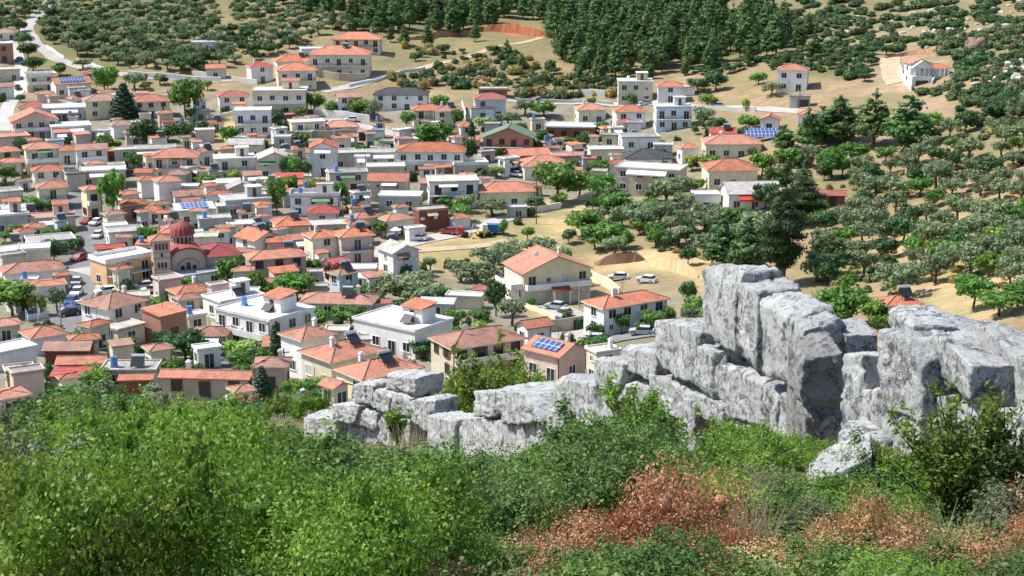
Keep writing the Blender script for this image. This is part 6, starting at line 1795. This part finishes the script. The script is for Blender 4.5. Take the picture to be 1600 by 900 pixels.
for px,Y,top,w,k,lab in [(20,92,606,3.4,'D','dark leafy tree at the left rim of the scrub by the orange roof corner'),(72,88,592,3.6,'B','bright tree on the rim of the scrub right of the orange roof corner'),(118,95,588,3.0,'O','olive tree on the scrub rim in front of the crimson roof'),
 (160,90,604,3.2,'B','leafy tree on the scrub rim below the beige concrete house'),(212,88,612,3.4,'O','grey olive on the scrub rim below the narrow orange lean-to'),(262,86,616,3.0,'H','rounded yellow-green bush on the scrub rim left of the long orange roof'),
 (318,84,616,3.2,'B','leafy tree on the scrub rim below the very long orange roof'),(372,84,632,2.6,'D','dark tree on the scrub rim left of the pointed pavilion roof'),(425,80,640,2.6,'G2','green bush on the scrub rim right of the pointed pavilion'),(470,70,652,2.2,'G2','low green bush on the scrub rim left of the far wall courses')]:
    x=(px-800)/F*Y; z=ground(x,Y); P=proj((x,Y,z)); hh=max(1.4,(P[1]-top)*Y/F/.97)
    if k in ('H','G2'): shrub(3,'H' if k=='H' else 'G',x,Y,w/5.0,hh/2.5,'bush',lab,None)
    else: plant(k,(x,Y,z-.3),hh,w,lab,None)

for px,py,Yk,w,h_,k,lab in [(1288,712,16.2,.35,.28,'G','little green tuft in the dark gap at the wall foot'),(1232,742,15.6,.5,.35,'G','green tuft left of the slanting pale slab'),(1180,722,16.2,.55,.45,'G','green shrub at the foot of the tallest wall stretch'),(1385,752,14.2,.6,.45,'G','green shrub right of the slanting pale slab'),(1430,742,13.6,.6,.5,'N','dark green shrub at the foot of the right wall end'),(1330,775,13.0,.55,.3,'G','low green shrub below the slanting pale slab')]:
    x=(px-800)/F*Yk; shrub(1,k,x,Yk,w,h_,'green_shrub' if k=='G' else 'dark_green_shrub',lab,None)
# the back of the spur, out of sight behind the wall from here: scrub and a lower grove
g=random.Random(404); it={'S':[],'T':[],'O':[]}
for _ in range(520):
    Y=math.exp(g.uniform(math.log(19),math.log(175))); px=g.uniform(900,2300); x=(px-800)/F*Y; z=ground(x,Y)
    P=proj((x,Y,z)); wd=walldist(x,Y,P[0])
    if wd!=99 and wd>-1.6: continue
    h=g.uniform(.7,1.5)*(1 if Y<60 else 1.6); w_=h*g.uniform(1.6,2.4)
    limY=560 if P[0]<1330 else 600
    if P[0]<1640 and (P[1]-h*F/Y<limY or P[0]<1080): continue
    it[g.choice('ST')].append(((x,Y,z-.05),h,w_))
for _ in range(170):
    Y=g.uniform(172,262); px=g.uniform(1070,2100); x=(px-800)/F*Y; z=ground(x,Y); P=proj((x,Y,z)); h=g.uniform(3,4.8)
    if P[0]<1640 and P[1]-h*F/Y<(450 if P[0]<1180 else 520): continue
    if inside_house(x,Y,2): continue
    it['O'].append(((x,Y,z),h,h*g.uniform(1.1,1.4)))
for k,nm,lb in (('S','back_scrub','grey-green scrub on the back of the spur behind the wall'),('T','back_thicket','dark green scrub on the back of the spur behind the wall')):
    if it[k]: mass(nm,VAR[k][0][0],it[k],lb,'scrub',1)
if it['O']: mass('lower_grove',crown_mesh('crown',lobes_round(random.Random(18),2.0,1.0,.8,8,.75),420,.32,LM['O'],4249,core=.55),it['O'],'olive grove on the low ground behind the ruined wall','olive grove',1)
# ------------------------------------------------------------------ light
w=bpy.data.worlds.new('World'); sc.world=w; w.use_nodes=True
nt=w.node_tree; bg=nt.nodes['Background']
sk=nt.nodes.new('ShaderNodeTexSky'); sk.sky_type='NISHITA'; sk.sun_disc=False
SUN=Vector((-.93,.18,0)).normalized(); EL=RD(53)
sk.sun_elevation=EL; sk.sun_rotation=math.atan2(SUN.x,SUN.y)
sk.air_density=1.0; sk.dust_density=.6; sk.ozone_density=1.0
nt.links.new(sk.outputs[0],bg.inputs[0]); bg.inputs[1].default_value=.13
sl=bpy.data.lights.new('sun','SUN'); sl.energy=4.6; sl.angle=RD(.55); sl.color=(1.0,.955,.88)
so=bpy.data.objects.new('sun',sl); link(so)
dv=Vector((SUN.x*math.cos(EL),SUN.y*math.cos(EL),math.sin(EL)))
so.rotation_euler=dv.to_track_quat('Z','Y').to_euler(); so.location=(-200,200,300)
vs=sc.view_settings; vs.view_transform='Standard'; vs.look='None'; vs.gamma=1; vs.use_curve_mapping=False; vs.exposure=.72
cy=sc.cycles; cy.max_bounces=6; cy.diffuse_bounces=3; cy.glossy_bounces=2; cy.transmission_bounces=3; cy.transparent_max_bounces=4
cy.use_adaptive_sampling=True; cy.adaptive_threshold=.02; cy.use_denoising=True
